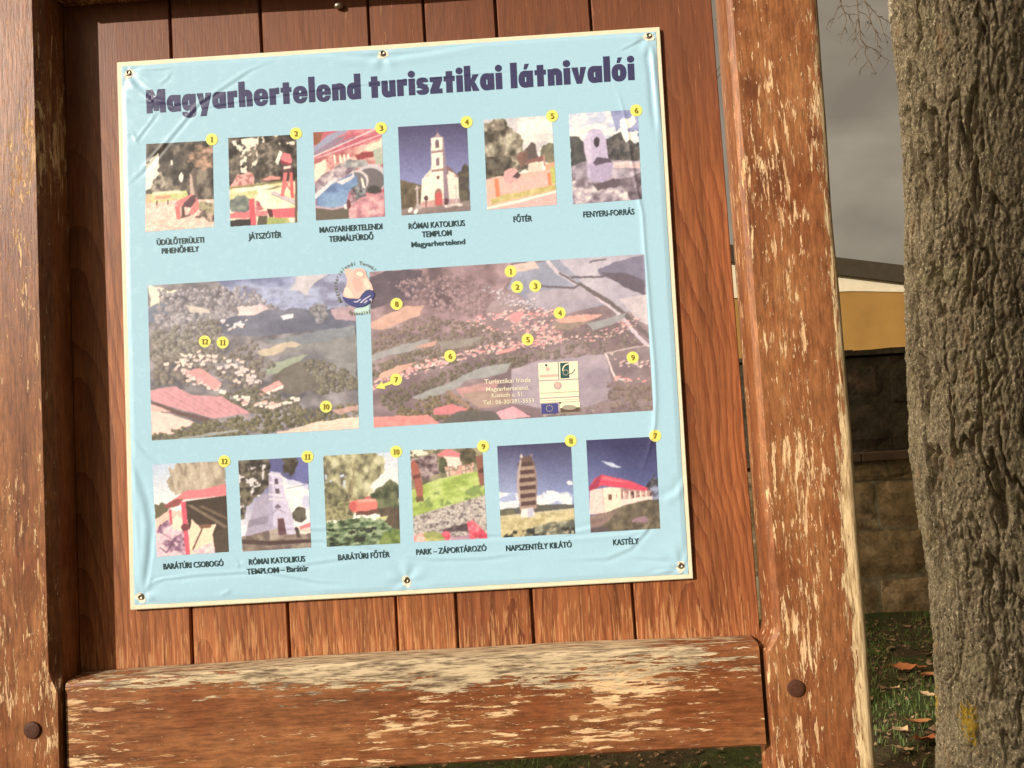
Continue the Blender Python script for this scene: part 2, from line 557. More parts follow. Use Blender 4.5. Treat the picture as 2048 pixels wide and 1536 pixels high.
# planks, tongue under the next board
rng = random.Random(5)
seams_top = [-0.818, -0.614, -0.4445, -0.243, -0.141, -0.007, 0.168, 0.3915]
seams_bot = [-0.818, -0.614, -0.440, -0.246, -0.140, -0.005, 0.175, 0.3935]
for i in range(7):
    gap = rng.uniform(0.0016, 0.0026)
    yo = rng.uniform(-0.0012, 0.0012)
    last = i == 6
    z0, z1 = 1.095, 2.48
    bm = bmesh.new()
    rows = []
    xm = 0.5 * (seams_bot[i] + seams_bot[i + 1])
    for z in np.linspace(z0, z1, 14):
        t = (z - 1.18) / 1.1
        xa = seams_bot[i] * (1 - t) + seams_top[i] * t + gap
        xb = seams_bot[i + 1] * (1 - t) + seams_top[i + 1] * t - (gap if not last else 0)
        e, cup = 0.0018, 0.0009 * math.sin(1.7 * i + 2 * t)
        y0 = yo + cup
        pr = [(xa, y0 + 0.010), (xa, y0 + e), (xa + e, y0), (0.5 * (xa + xb), y0 - cup), (xb - e, y0), (xb, y0 + e)]
        if not last:
            pr += [(xb, 0.0115), (xb + 0.009, 0.0115), (xb + 0.009, 0.018)]
        else:
            pr += [(xb - 0.004, 0.012)]
        pr += [(xb - 0.012 if last else xb - 0.001, 0.024), (xa + 0.012, 0.024), (xa + 0.012, y0 + 0.010)]
        rows.append([bm.verts.new((p[0] - xm, p[1], z - z0)) for p in pr])
    n = len(rows[0])
    for a, b in zip(rows[:-1], rows[1:]):
        for k in range(n):
            bm.faces.new((a[k], a[(k + 1) % n], b[(k + 1) % n], b[k]))
    bm.faces.new(rows[0])
    bm.faces.new(rows[-1])
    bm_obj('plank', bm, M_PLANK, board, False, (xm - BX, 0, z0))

# unseen shingled saddle roof, added over the board to shade the trunk behind
bm = bmesh.new()
def shade_roof_side(sgn):
    rows = 9
    for k in range(rows):
        a, b = k / rows, (k + 1.25) / rows
        ya, za = sgn * 0.02 + sgn * 0.50 * a, 3.95 - 0.62 * a
        yb_, zb_ = sgn * 0.02 + sgn * 0.50 * b, 3.95 - 0.62 * b - 0.006
        x = -2.05
        while x < 0.92:
            w = rng.uniform(0.08, 0.13)
            x2 = min(x + w, 0.92)
            dz = 0.004 + rng.uniform(0, 0.004)
            p = [(x + 0.002, ya, za + 0.004), (x2 - 0.002, ya, za + 0.004), (x2 - 0.002, yb_, zb_ + dz + 0.012), (x + 0.002, yb_, zb_ + dz + 0.012)]
            q = [(c[0], c[1], c[2] - 0.014) for c in p]
            v = [bm.verts.new(c) for c in p + q]
            for f in ((0, 1, 2, 3), (7, 6, 5, 4), (0, 4, 5, 1), (1, 5, 6, 2), (2, 6, 7, 3), (3, 7, 4, 0)):
                bm.faces.new([v[j] for j in f])
            x = x2
shade_roof_side(-1)
shade_roof_side(1)
roof = bm_obj('roof', bm, M_SHADE_ROOF, board, False, (-BX, 0, 0))
for xx in (-0.897, 0.48):
    bm = bmesh.new()
    for pts in (((-0.50, 3.25), (-0.46, 3.25), (0.001, 3.90), (-0.035, 3.90)), ((0.46, 3.25), (0.50, 3.25), (0.035, 3.90), (0.001, 3.90))):
        v = [bm.verts.new((xx + dx, p[0], p[1])) for dx in (-0.03, 0.03) for p in pts]
        for f in ((0, 1, 2, 3), (7, 6, 5, 4), (0, 4, 5, 1), (1, 5, 6, 2), (2, 6, 7, 3), (3, 7, 4, 0)):
            bm.faces.new([v[j] for j in f])
    box_bm(bm, xx - 0.035, xx + 0.035, -0.485, 0.485, 3.235, 3.30)
    box_bm(bm, xx - 0.033, xx + 0.033, -0.03, 0.03, 2.80, 3.92)
    bm_obj('shade_roof_rafter', bm, M_SHADE_ROOF, roof, False)
# solid plank gable of the added shade roof, down to the upper beam
bm = bmesh.new()
box_bm(bm, -0.86, 0.445, 0.004, 0.024, 2.482, 3.80)
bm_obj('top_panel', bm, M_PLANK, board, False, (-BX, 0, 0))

# nail left in the shaded top of the planks
bm = bmesh.new()
bmesh.ops.create_uvsphere(bm, u_segments=16, v_segments=8, radius=0.0085, matrix=Matrix.Translation((0, 0, 0)) @ Matrix.Diagonal((1.0, 0.75, 0.68, 1)))
bm_obj('old_screw', bm, M_SCREW, board, True, (-0.297 - BX, -0.0045, 2.306))

# ================================================================== THE PRINTED SIGN
# photograph measurements rectified into the sign's own square (u right, v up, 0..1)
HOM = np.array([[9.33174872e-04, -2.29887970e-05, -2.14579134e-01], [-5.12704986e-05, -9.17172252e-04, 1.13228048e+00], [1.07915634e-05, 3.29891755e-05, 1.0]])
def uv(p):
    p = np.atleast_2d(np.asarray(p, float))
    q = np.c_[p, np.ones(len(p))] @ HOM.T
    return q[:, :2] / q[:, 2:3]
S_BL, S_BR, S_TL, S_TR = (-0.7183, 1.2247), (0.2818, 1.2241), (-0.7120, 2.2243), (0.2919, 2.2252)
SB = (-0.2180, -0.0085, 1.2244)
sign = tag(empty('tourist_sign', SB), 'pale blue printed tourist sign of a village with photographs, screwed to the planks', 'sign')
def local(U):
    u, v = U[:, 0], U[:, 1]
    w = [(1 - u) * (1 - v), u * (1 - v), (1 - u) * v, u * v]
    x = sum(a * c[0] for a, c in zip(w, (S_BL, S_BR, S_TL, S_TR))) - SB[0]
    z = sum(a * c[1] for a, c in zip(w, (S_BL, S_BR, S_TL, S_TR))) - SB[2]
    return x, z
SCREWS = [(257, 146), (765, 107), (1297, 72), (282, 1193), (813, 1160), (1361, 1131)]

# creases of the loosened film: polyline, half width in mm, height in mm (minus = groove)
# (d: fold facing away from the sun, b: fold facing it, r: ridge)
CREASE = [
    ([(545, 124), (500, 142), (455, 172), (400, 208), (365, 250), (325, 298), (285, 345), (255, 372)], 4.4, 1.5, 'd'),
    ([(252, 150), (275, 175), (305, 200), (345, 212), (392, 205)], 4.5, 1.5, 'd'),
    ([(247, 192), (275, 203), (310, 209), (350, 207)], 5.0, 1.2, 'd'),
    ([(262, 152), (290, 172), (318, 190)], 4.0, 1.1, 'b'),
    ([(270, 140), (300, 141), (345, 138)], 3.0, 0.9, 'd'),
    ([(345, 145), (335, 160), (318, 172)], 4.0, 0.8, 'd'),
    ([(386, 226), (405, 218), (470, 206), (540, 196), (620, 184), (720, 172), (800, 163), (900, 155), (1010, 144), (1110, 142)], 3.0, 0.95, 'd'),
    ([(318, 222), (303, 245), (285, 268), (272, 286)], 3.6, 1.1, 'd'),
    ([(246, 266), (266, 268), (277, 290)], 2.8, 0.8, 'r'),
    ([(620, 104), (690, 116), (765, 121), (850, 108), (990, 84)], 9.0, 2.0, 'b'),
    ([(622, 98), (690, 108), (765, 112), (850, 101), (990, 79)], 5.0, 1.0, 'd'),
    ([(1240, 103), (1262, 92), (1288, 78)], 3.2, 1.3, 'd'),
    ([(1218, 66), (1250, 66), (1285, 68)], 3.0, 1.0, 'd'),
    ([(1299, 88), (1303, 130), (1309, 190), (1317, 275)], 6.5, 4.3, 'b'),
    ([(1228, 168), (1240, 200), (1248, 230), (1254, 262), (1262, 320), (1272, 372), (1284, 430), (1289, 500), (1294, 560), (1300, 640), (1308, 730), (1311, 800), (1309, 850), (1300, 890), (1290, 925), (1276, 965)], 3.2, 1.7, 'r'),
    ([(1378, 950), (1350, 985), (1320, 1000)], 9.0, 2.2, 'b'),
    ([(1318, 1005), (1310, 1030), (1292, 1065), (1262, 1098), (1215, 1118), (1120, 1122)], 5.0, 1.3, 'd'),
    ([(1322, 985), (1310, 1030), (1290, 1056), (1255, 1066), (1180, 1072), (1080, 1080), (1000, 1084)], 5.0, 1.2, 'b'),
    ([(1270, 1020), (1200, 1048), (1120, 1068), (1040, 1076), (960, 1080)], 5.0, 1.3, 'b'),
    ([(800, 1066), (880, 1074), (960, 1072), (1010, 1070)], 4.0, 1.1, 'd'),
    ([(800, 1112), (870, 1120), (960, 1118), (1060, 1106)], 4.5, 1.1, 'd'),
    ([(455, 1020), (500, 1040), (560, 1058), (620, 1060), (700, 1060), (800, 1072)], 4.6, 1.3, 'd'),
    ([(460, 1068), (540, 1084), (640, 1082), (720, 1092), (800, 1108)], 4.6, 1.2, 'd'),
    ([(462, 1105), (480, 1128), (515, 1142), (560, 1138), (620, 1128), (690, 1118), (760, 1104)], 4.4, 1.2, 'd'),
    ([(304, 1170), (330, 1158), (400, 1151), (480, 1146), (520, 1144), (580, 1154), (640, 1165), (700, 1166)], 4.0, 1.5, 'd'),
    ([(300, 1166), (312, 1158), (340, 1154), (380, 1150)], 3.0, 1.1, 'b'),
    ([(258, 905), (272, 950), (290, 1005), (298, 1050), (296, 1100), (290, 1150), (283, 1184)], 9.0, 2.6, 'd'),
    ([(306, 1060), (304, 1110), (296, 1160), (290, 1186)], 5.0, 1.4, 'b'),
    ([(268, 880), (292, 910), (330, 940)], 6.0, 1.2, 'd'),
    ([(258, 1000), (268, 1060), (274, 1110)], 6.0, 1.2, 'b'),
    ([(300, 1205), (297, 1190), (310, 1200)], 3.0, 1.2, 'r'),
    ([(440, 1190), (450, 1186), (462, 1180)], 3.0, 0.9, 'r'),
    ([(1260, 1115), (1310, 1118), (1345, 1120)], 5.0, 1.0, 'd'),
    ([(1290, 1148), (1330, 1140), (1372, 1138)], 4.0, 1.1, 'b'),
]
_CR = [(local(uv(np.array(p))), w * 1e-3, h * 1e-3, k) for p, w, h, k in CREASE]
_SC = [tuple(c[0] for c in local(uv(np.array([p])))) for p in SCREWS]
def relief(x, z):
    """how far the film stands off its board, metres"""
    H = 0.0007 * (fbm(x * 7, z * 7, 3, 3) - 0.5) + 0.0010 * (fbm(x * 2.2 + 5, z * 2.2, 8, 2) - 0.5)
    # loose lower part of the film ripples more
    H = H + 0.0022 * np.clip((0.30 - z) / 0.3, 0, 1) * (fbm(x * 9, z * 16, 11, 3) - 0.5)
    for (px, pz), w, h, kind in _CR:
        n = len(px) - 1
        lo_x, hi_x, lo_z, hi_z = px.min() - 4 * w, px.max() + 4 * w, pz.min() - 4 * w, pz.max() + 4 * w
        m = (x > lo_x) & (x < hi_x) & (z > lo_z) & (z < hi_z)
        if not m.any():
            continue
        X, Z = x[m], z[m]
        best, tt, sd = np.full(X.shape, 1e9), np.zeros(X.shape), np.zeros(X.shape)
        for i in range(n):
            ax, az, dx, dz = px[i], pz[i], px[i + 1] - px[i], pz[i + 1] - pz[i]
            t = np.clip(((X - ax) * dx + (Z - az) * dz) / (dx * dx + dz * dz + 1e-12), 0, 1)
            d = (X - ax - t * dx) ** 2 + (Z - az - t * dz) ** 2
            k = d < best
            nx_, nz_ = -dz, dx
            if nx_ * -0.88 + nz_ * 0.47 < 0:                # normal of the fold on its sunward side
                nx_, nz_ = -nx_, -nz_
            side = ((X - ax) * nx_ + (Z - az) * nz_) / math.hypot(dx, dz)
            best[k], tt[k], sd[k] = d[k], ((i + t) / n)[k], side[k]
        fade = np.clip(np.minimum(tt, 1 - tt) * 5, 0.12, 1)
        ww = w * (0.75 + 0.5 * vnoise(tt * 9, tt * 0, 5))
        q = np.sqrt(best) / ww
        if kind == 'r':
            H[m] += h * fade * np.exp(-(q / 1.05) ** 1.45)
        else:
            H[m] += (h if kind == 'd' else -h) * fade * np.clip(sd / ww, -q, q) * np.exp(-q * q)
    for sx, sz in _SC:
        d2 = (x - sx) ** 2 + (z - sz) ** 2
        H = H - 0.0012 * np.exp(-d2 / (2 * 0.010 ** 2))
        a = np.arctan2(z - sz, x - sx)
        H = H + 0.0007 * np.sin(5 * a + 9 * sx) * np.exp(-((np.sqrt(d2) - 0.022) / 0.014) ** 2)
    return np.maximum(H + 0.0016, 0.0002)
def lay(P, off):
    """photo points -> points on the film, off metres proud of it"""
    x, z = local(uv(P))
    return np.stack([x, -relief(x, z) - off, z], 1)

# print materials
def print_mat(name, rough=0.30):
    g = G(name, rough, 0.5)
    a = g.n('VertexColor', layer_name='print')
    n = g.bump(g.noise(g.obj(), 260, 3, 0.5), 0.0003, 0.25)
    return g.done(a.outputs['Color'], None, n)
M_PRINT = print_mat('printed_photo')
g = G('blue_film', 0.22, 0.5)
dirt = g.noise(g.obj(), 55, 6, 0.7)
speck = g.noise(g.obj(), 420, 2, 0.5)
wide = g.noise(g.obj(), 2.3, 3, 0.5)
c = g.mix(wide, (0.425, 0.662, 0.815), (0.462, 0.688, 0.82))
c = g.mix(g.step(dirt, 0.58, 0.75, 0, 0.10), c, (0.42, 0.62, 0.66))
c = g.mix(g.step(speck, 0.74, 0.78, 0, 0.35), c, (0.26, 0.33, 0.32))
M_FILM = g.done(c, g.step(dirt, 0.4, 0.7, 0.20, 0.34), g.bump(g.noise(g.obj(), 90, 4, 0.6), 0.0004, 0.3))
M_BACK = plain('cream_backing_board', (0.84, 0.76, 0.56), 0.5, 0.4, 0.06, 60)
M_NAVY = plain('navy_print', (0.060, 0.055, 0.135), 0.34, 0.55, 0.12, 160)
M_BLACK = plain('black_print', (0.040, 0.075, 0.080), 0.36, 0.5, 0.25, 300)
M_YELLOW = plain('yellow_print', (0.95, 0.83, 0.20), 0.34, 0.4)
M_OLIVE = plain('numeral_print', (0.27, 0.20, 0.03), 0.36, 0.4)
M_CREAM = plain('pale_print', (0.92, 0.84, 0.66), 0.36, 0.4)
M_GREY = plain('grey_print', (0.20, 0.20, 0.15), 0.36, 0.4)

M_COLLAR = plain('torn_film_core', (0.85, 0.78, 0.62), 0.6, 0.3, 0.12, 400)
# backing board and film
bm = bmesh.new()
P4 = [local(np.array([[a, b]])) for a, b in ((0, 0), (1, 0), (1, 1), (0, 1))]
fr = [bm.verts.new((p[0][0], 0.0, p[1][0])) for p in P4]
bk = [bm.verts.new((p[0][0], 0.0055, p[1][0])) for p in P4]
bm.faces.new(fr)
bm.faces.new(bk[::-1])
for i in range(4):
    bm.faces.new((fr[i], fr[(i + 1) % 4], bk[(i + 1) % 4], bk[i]))
bmesh.ops.bevel(bm, geom=list(bm.edges), offset=0.0012, segments=2, affect='EDGES')
bm_obj('backing_board', bm, M_BACK, sign, False)
FN = 480
fi, fj = np.meshgrid(np.linspace(0, 1, FN), np.linspace(0, 1, FN), indexing='xy')
fu, fv = 0.0085 + 0.983 * fi.ravel(), 0.0085 + 0.983 * fj.ravel()
# film corners are nicked and slightly shrunk
edge = 0.0012 * (vnoise(fv * 14, fu * 14, 4) - 0.5)
fu, fv = fu + edge, fv - edge
fx, fz = local(np.c_[fu, fv])
fy = -relief(fx, fz)
e = np.minimum(np.minimum(fi, 1 - fi), np.minimum(fj, 1 - fj)).ravel()
fy = np.where(e < 0.008, fy * (0.35 + 0.65 * e / 0.008), fy)
film = mesh_obj('blue_film', np.stack([fx, fy, fz], 1), grid_faces(FN, FN), M_FILM, sign, True)

# -------- lettering
_FONT = {}
def glyph_mesh(s, offset=0.0, shear=0.0):
    key = (s, offset)
    if key not in _FONT:
        cu = bpy.data.curves.new('lettering', 'FONT')
        cu.body = s
        cu.size = 1.0
        cu.offset = offset
        cu.resolution_u = 3
        cu.fill_mode = 'FRONT'
        ob = bpy.data.objects.new('lettering', cu)
        COL.objects.link(ob)
        dg = bpy.context.evaluated_depsgraph_get()
        me = bpy.data.meshes.new_from_object(ob.evaluated_get(dg))
        V = np.array([v.co[:2] for v in me.vertices])
        F = [tuple(p.vertices) for p in me.polygons]
        bpy.data.objects.remove(ob)
        bpy.data.curves.remove(cu)
        bpy.data.meshes.remove(me)
        _FONT[key] = (V, F)
    return _FONT[key]
CAP = 0.729

def line_of_text(s, cx, cy, width, cap, slope=-0.06, bold=0.012, lean=0.04):
    """centre of the cap height (photo px), width and cap height in px"""
    V, F = glyph_mesh(s, bold)
    x0, x1 = V[:, 0].min(), V[:, 0].max()
    X = (V[:, 0] - (x0 + x1) / 2) / (x1 - x0) * width
    Y = (V[:, 1] / CAP - 0.5) * cap
    return np.stack([cx + X - lean * Y, cy + X * slope - Y], 1), F

def text_part(name, lines, mat, off=0.0005, parent=None, label=None):
    V, F, k = [], [], 0
    for ln, sh in [(q, d) for q in lines for d in ((-0.26, 0.26) if name == 'caption' else (0.0,))]:
        P, f = line_of_text(*ln[:5], **(ln[5] if len(ln) > 5 else {}))
        V.append(lay(P + (sh, 0.12 * sh), off + 0.00004 * (sh > 0)))
        F += [tuple(i + k for i in q[::-1]) for q in f]
        k += len(P)
    o = mesh_obj(name, np.concatenate(V), F, mat, parent or sign)
    if label:
        o['label'] = label
    return o

# heavy geometric title face, drawn glyph by glyph (units: photo px, x-height 33)
def _se(X, Y, cx, cy, rx, ry, p=2.4):
    return np.abs((X - cx) / rx) ** p + np.abs((Y - cy) / ry) ** p <= 1
def _bx(X, Y, a, b, c, d):
    return (X >= a) & (X <= b) & (Y >= c) & (Y <= d)
def _pg(X, Y, pts):
    r = np.zeros(X.shape, bool)
    n = len(pts)
    for i in range(n):
        (x0, y0), (x1, y1) = pts[i], pts[(i + 1) % n]
        if y0 == y1:
            continue
        r ^= ((y0 > Y) != (y1 > Y)) & (X < (x1 - x0) * (Y - y0) / (y1 - y0) + x0)
    return r
def title_glyph(ch, X, Y):
    bowl = lambda: (_se(X, Y, 13, 16.5, 13.4, 17.2) & (X < 18)) | _bx(X, Y, 14.5, 27, 0, 33)
    slit = _bx(X, Y, 11.3, 14.2, 11, 21)
    acute = _pg(X, Y, [(9.5, 36), (15.5, 36), (20.5, 47), (12.0, 47)])
    if ch == 'M':
        return 38, _bx(X, Y, 0, 11.5, 0, 47) | _bx(X, Y, 26.5, 38, 0, 47) | _pg(X, Y, [(4, 47), (14, 47), (19, 31), (24, 47), (34, 47), (34, 30), (24, 4), (14, 4), (4, 30)]) & ~_pg(X, Y, [(12, 0), (14.2, 0), (13.2, 20)]) & ~_pg(X, Y, [(24, 0), (26.2, 0), (25, 20)])
    if ch in 'aá':
        r = bowl() & ~slit
        return 27, (r | acute) if ch == 'á' else r
    if ch == 'd':
        return 27, (bowl() | _bx(X, Y, 14.5, 27, 0, 51)) & ~slit
    if ch == 'g':
        r = bowl() | _bx(X, Y, 14.5, 27, -6, 33) | (_se(X, Y, 13.2, -4.5, 13.8, 9.5) & (Y < -2.2)) | _bx(X, Y, 9, 20, -4, 3)
        return 27, r & ~slit & ~_se(X, Y, 12.2, -1.6, 2.6, 2.2) & ~_pg(X, Y, [(-1, -1.2), (9, -1.2), (9, 0.2), (-1, 0.2)])
    if ch == 'y':
        return 27, _pg(X, Y, [(-1, 33), (11.5, 33), (14.5, 16), (17, 33), (28.5, 33), (17, -13), (5, -13), (8.5, 0)])
    if ch == 'v':
        return 27, _pg(X, Y, [(-0.5, 33), (11.5, 33), (14, 14), (16.5, 33), (27.5, 33), (18.5, 0), (8.5, 0)])
    if ch == 'r':
        return 19.5, _bx(X, Y, 0, 12.4, 0, 33) | (_se(X, Y, 17, 24, 9, 9.8) & (X < 19.5) & (Y > 20.5)) 
    if ch in 'hn':
        r = _bx(X, Y, 0, 27, 0, 22) & ~_bx(X, Y, 12.4, 14.9, -1, 21.5) | (_se(X, Y, 14.5, 20, 12.5, 14) & (Y > 21)) | _bx(X, Y, 0, 12.4, 0, 51 if ch == 'h' else 33)
        return 27, r
    if ch == 'u':
        return 27, (_bx(X, Y, 0, 12.2, 12, 33) | _bx(X, Y, 14.8, 27, 0, 33) | (_se(X, Y, 13, 13, 13, 14) & (Y < 13))) & ~_bx(X, Y, 12.2, 14.8, 11.5, 34)
    if ch == 'e':
        return 28, _se(X, Y, 14, 16.5, 14.3, 17.4) & ~_se(X, Y, 14, 22.4, 2.4, 2.6) & ~_se(X, Y, 14.2, 10.6, 2.6, 2.8) & ~_bx(X, Y, 14, 30, 10.9, 12.4)
    if ch == 't':
        return 21.5, _bx(X, Y, 4.7, 16.9, 0, 43) | _bx(X, Y, 0, 21.5, 23, 33)
    if ch == 'l':
        return 12.4, _bx(X, Y, 0, 12.4, 0, 51)
    if ch == 'i':
        return 12.4, _bx(X, Y, 0, 12.4, 0, 33) | _se(X, Y, 6.2, 42, 6.9, 7.0, 2.0)
    if ch == 's':
        r = _se(X, Y, 11.5, 24, 11.6, 9.8) | _se(X, Y, 11.5, 9.2, 12.2, 9.9) | _bx(X, Y, 5, 18, 10, 22)
        return 23, r & ~_pg(X, Y, [(10.5, 23.6), (24, 24.5), (24, 18.8), (17, 20)]) & ~_pg(X, Y, [(12.5, 9.6), (-1, 8.6), (-1, 14.2), (6, 13.0)])
    if ch == 'z':
        return 24, _bx(X, Y, 0, 24, 23.5, 33) | _bx(X, Y, 0, 24, 0, 9.5) | _pg(X, Y, [(10, 33), (24, 27), (14, 0), (0, 6)])
    if ch == 'k':
        return 28, _bx(X, Y, 0, 12.4, 0, 51) | _pg(X, Y, [(11, 18), (16.5, 33), (28.5, 33), (20, 18.5), (29, 0), (16, 0)])
    if ch == 'ó':
        return 27, _se(X, Y, 13.5, 16.5, 13.8, 17.4) & ~_se(X, Y, 13.5, 16.5, 2.0, 6.5) | acute
    return 8, np.zeros(X.shape, bool)
def title():
    V, F, k = [], [], 0
    h = 0.5
    for word, xa, xb in (('Magyarhertelend', 294, 722), ('turisztikai', 738.5, 1004.5), ('látnivalói', 1021.5, 1269)):
        ws = []
        for ch in word:
            ws.append(title_glyph(ch, np.zeros((1, 1)), np.zeros((1, 1)))[0])
        gap = 3.0
        sx = (xb - xa) / (sum(ws) + gap * (len(word) - 1))
        x = xa
        for ch, w in zip(word, ws):
            gx, gy = np.arange(-2, w + 4, h), np.arange(-15, 53, h)
            X, Y = np.meshgrid(gx + h / 2, gy + h / 2, indexing='xy')
            m = title_glyph(ch, X, Y)[1]
            for j in range(m.shape[0]):
                i, row = 0, m[j]
                while i < len(row):
                    if row[i]:
                        i0 = i
                        while i < len(row) and row[i] and i - i0 < 10:
                            i += 1
                        for (cx, cy) in ((gx[i0], gy[j]), (gx[i0] + (i - i0) * h, gy[j]), (gx[i0] + (i - i0) * h, gy[j] + h), (gx[i0], gy[j] + h)):
                            px = x + cx * sx
                            V.append((px - 0.045 * cy, 227.8 - 0.0687 * (px - 294) - cy))
                        F.append((k, k + 1, k + 2, k + 3))
                        k += 4
                    else:
                        i += 1
            x += (w + gap) * sx
    return mesh_obj('title_lettering', lay(np.array(V), 0.0004), np.array(F), M_NAVY, sign, True)
title()

CAPTIONS = [
    [('ÜDÜLŐTERÜLETI', 361, 483, 94, 11.5), ('PIHENŐHELY', 361, 500.6, 74, 11.5)],
    [('JÁTSZÓTÉR', 530, 472, 66, 12)],
    [('MAGYARHERTELENDI', 701.5, 457, 125, 12), ('TERMÁLFÜRDŐ', 702, 476.5, 88, 12)],
    [('RÓMAI KATOLIKUS', 873, 450, 112, 12), ('TEMPLOM', 873, 468, 59, 12), ('Magyarhertelend', 876, 487, 107, 11)],
    [('FŐTÉR', 1045, 438.5, 37, 12)],
    [('FENYERI-FORRÁS', 1217, 427, 102, 12)],
    [('BARÁTÚRI CSOBOGÓ', 387, 1129, 120, 12)],
    [('RÓMAI KATOLIKUS', 554, 1120, 112, 12), ('TEMPLOM – Barátúr', 555, 1139, 123, 12)],
    [('BARÁTÚRI FŐTÉR', 727.5, 1111, 103, 12)],
    [('PARK – ZÁPORTÁROZÓ', 902, 1099.5, 140, 12)],
    [('NAPSZENTÉLY KILÁTÓ', 1077, 1092, 131, 12)],
    [('KASTÉLY', 1251, 1082.6, 51, 12)],
]
for i, ls in enumerate(CAPTIONS):
    text_part('caption', ls, M_BLACK, 0.0007)

# -------- yellow number badges
BADGES = [(424, 280, 1), (592, 268, 2), (762, 257, 3), (933, 245, 4), (1104, 233, 5), (1272, 222, 6),
          (449, 923, 12), (615, 914, 11), (792, 904, 10), (966, 893, 9), (1141, 882, 8), (1310, 872, 7),
          (410, 684, 12), (446, 686, 11), (652, 814, 10), (793, 609, 8), (1021, 544, 1), (1034, 575, 2),
          (1070, 573, 3), (1119, 627, 4), (1055, 680, 5), (900, 713, 6), (792, 760, 7), (1265, 716, 9)]
for (bx, by, num) in BADGES:
    n = 28
    P = [(bx, by)] + [(bx + r * math.cos(2 * math.pi * k / n), by + r * math.sin(2 * math.pi * k / n)) for r in (3, 6, 9, 12) for k in range(n)]
    F = [(0, 1 + k, 1 + (k + 1) % n) for k in range(n)] + [(1 + q * n + k, 1 + (q + 1) * n + k, 1 + (q + 1) * n + (k + 1) % n, 1 + q * n + (k + 1) % n) for q in range(3) for k in range(n)]
    b = mesh_obj('number_badge', lay(np.array(P), 0.00045), F, M_YELLOW, sign)
    s = str(num)
    pitch, V, F, k = 6.2, [], [], 0
    for q, ch in enumerate(s):
        ox = bx + (q - (len(s) - 1) / 2) * pitch
        if ch == '1':                                    # a one with flag and foot
            P = [(ox - 2.4, by + 5.6), (ox - 2.4, by + 4.4), (ox - 0.9, by + 4.2), (ox - 0.9, by - 3.0), (ox - 2.6, by - 2.5), (ox - 2.6, by - 3.8),
                 (ox + 0.9, by - 5.8), (ox + 0.9, by + 4.2), (ox + 2.4, by + 4.4), (ox + 2.4, by + 5.6)]
            P, f = np.array(P), [tuple(range(10))]
        else:
            P, f = line_of_text(ch, ox, by, 6.2 if len(s) > 1 else 7.0, 11.0, bold=0.012)
        V.append(lay(P, 0.0014))
        F += [tuple(i + k for i in (t if ch == '1' else t[::-1])) for t in f]
        k += len(P)
    mesh_obj('numeral', np.concatenate(V), F, M_OLIVE, b)
# arrow from seven to the edge of the aerial view
P = [(783, 762), (766, 769), (764, 764), (751, 777), (771, 779), (769, 774), (786, 768)]
mesh_obj('arrow_mark', lay(np.array(P), 0.0008), [tuple(range(len(P)))], M_YELLOW, sign)
# white office address on the aerial view
text_part('address_lettering', [('Turisztikai Iroda', 1015, 762, 93, 9.5, dict(slope=-0.045)), ('Magyarhertelend,', 1015, 777.5, 86, 8.5, dict(slope=-0.045)),
                                ('Kossuth u. 51.', 1015.5, 790, 65, 8.5, dict(slope=-0.045)), ('Tel.: 06-30/391-5553', 1017, 803.5, 102, 8.5, dict(slope=-0.045))], M_CREAM, 0.0008)
# screws with pinched film collars
for i, (sx, sy) in enumerate(SCREWS):
    x, z = [c[0] for c in local(uv(np.array([(sx, sy)])))]
    y = -float(relief(np.array([x]), np.array([z]))[0])
    bm = bmesh.new()
    n = 22
    tilt = 0.12 * math.sin(i * 2.1)
    rings = []
    for r, d in ((0.0058, 0.001), (0.0058, -0.0008), (0.0048, -0.0022), (0.0025, -0.0028), (0.0020, -0.0014)):
        rings.append([bm.verts.new((r * math.cos(2 * math.pi * k / n), d + tilt * r * math.cos(2 * math.pi * k / n), r * math.sin(2 * math.pi * k / n))) for k in range(n)])
    for a, b in zip(rings[:-1], rings[1:]):
        for k in range(n):
            bm.faces.new((a[k], a[(k + 1) % n], b[(k + 1) % n], b[k]))
    bm.faces.new(rings[-1])
    bm_obj('screw', bm, M_SCREW, sign, True, (x, y, z))
    # film torn back to its white core round the screw
    rr = [0.0088 * (1 + 0.22 * math.sin(2 * a + i) + 0.10 * math.sin(5 * a + 2 * i)) for a in [2 * math.pi * k / 24 for k in range(24)]]
    px = x + 0.0006 * math.cos(i) + np.array([0] + [r * math.cos(2 * math.pi * k / 24) for k, r in enumerate(rr)])
    pz = z - 0.0022 + np.array([0] + [r * math.sin(2 * math.pi * k / 24) for k, r in enumerate(rr)])
    mesh_obj('torn_collar', np.stack([px, -relief(px, pz) - 0.0003, pz], 1), [(0, 1 + k, 1 + (k + 1) % 24) for k in range(24)], M_COLLAR, sign)

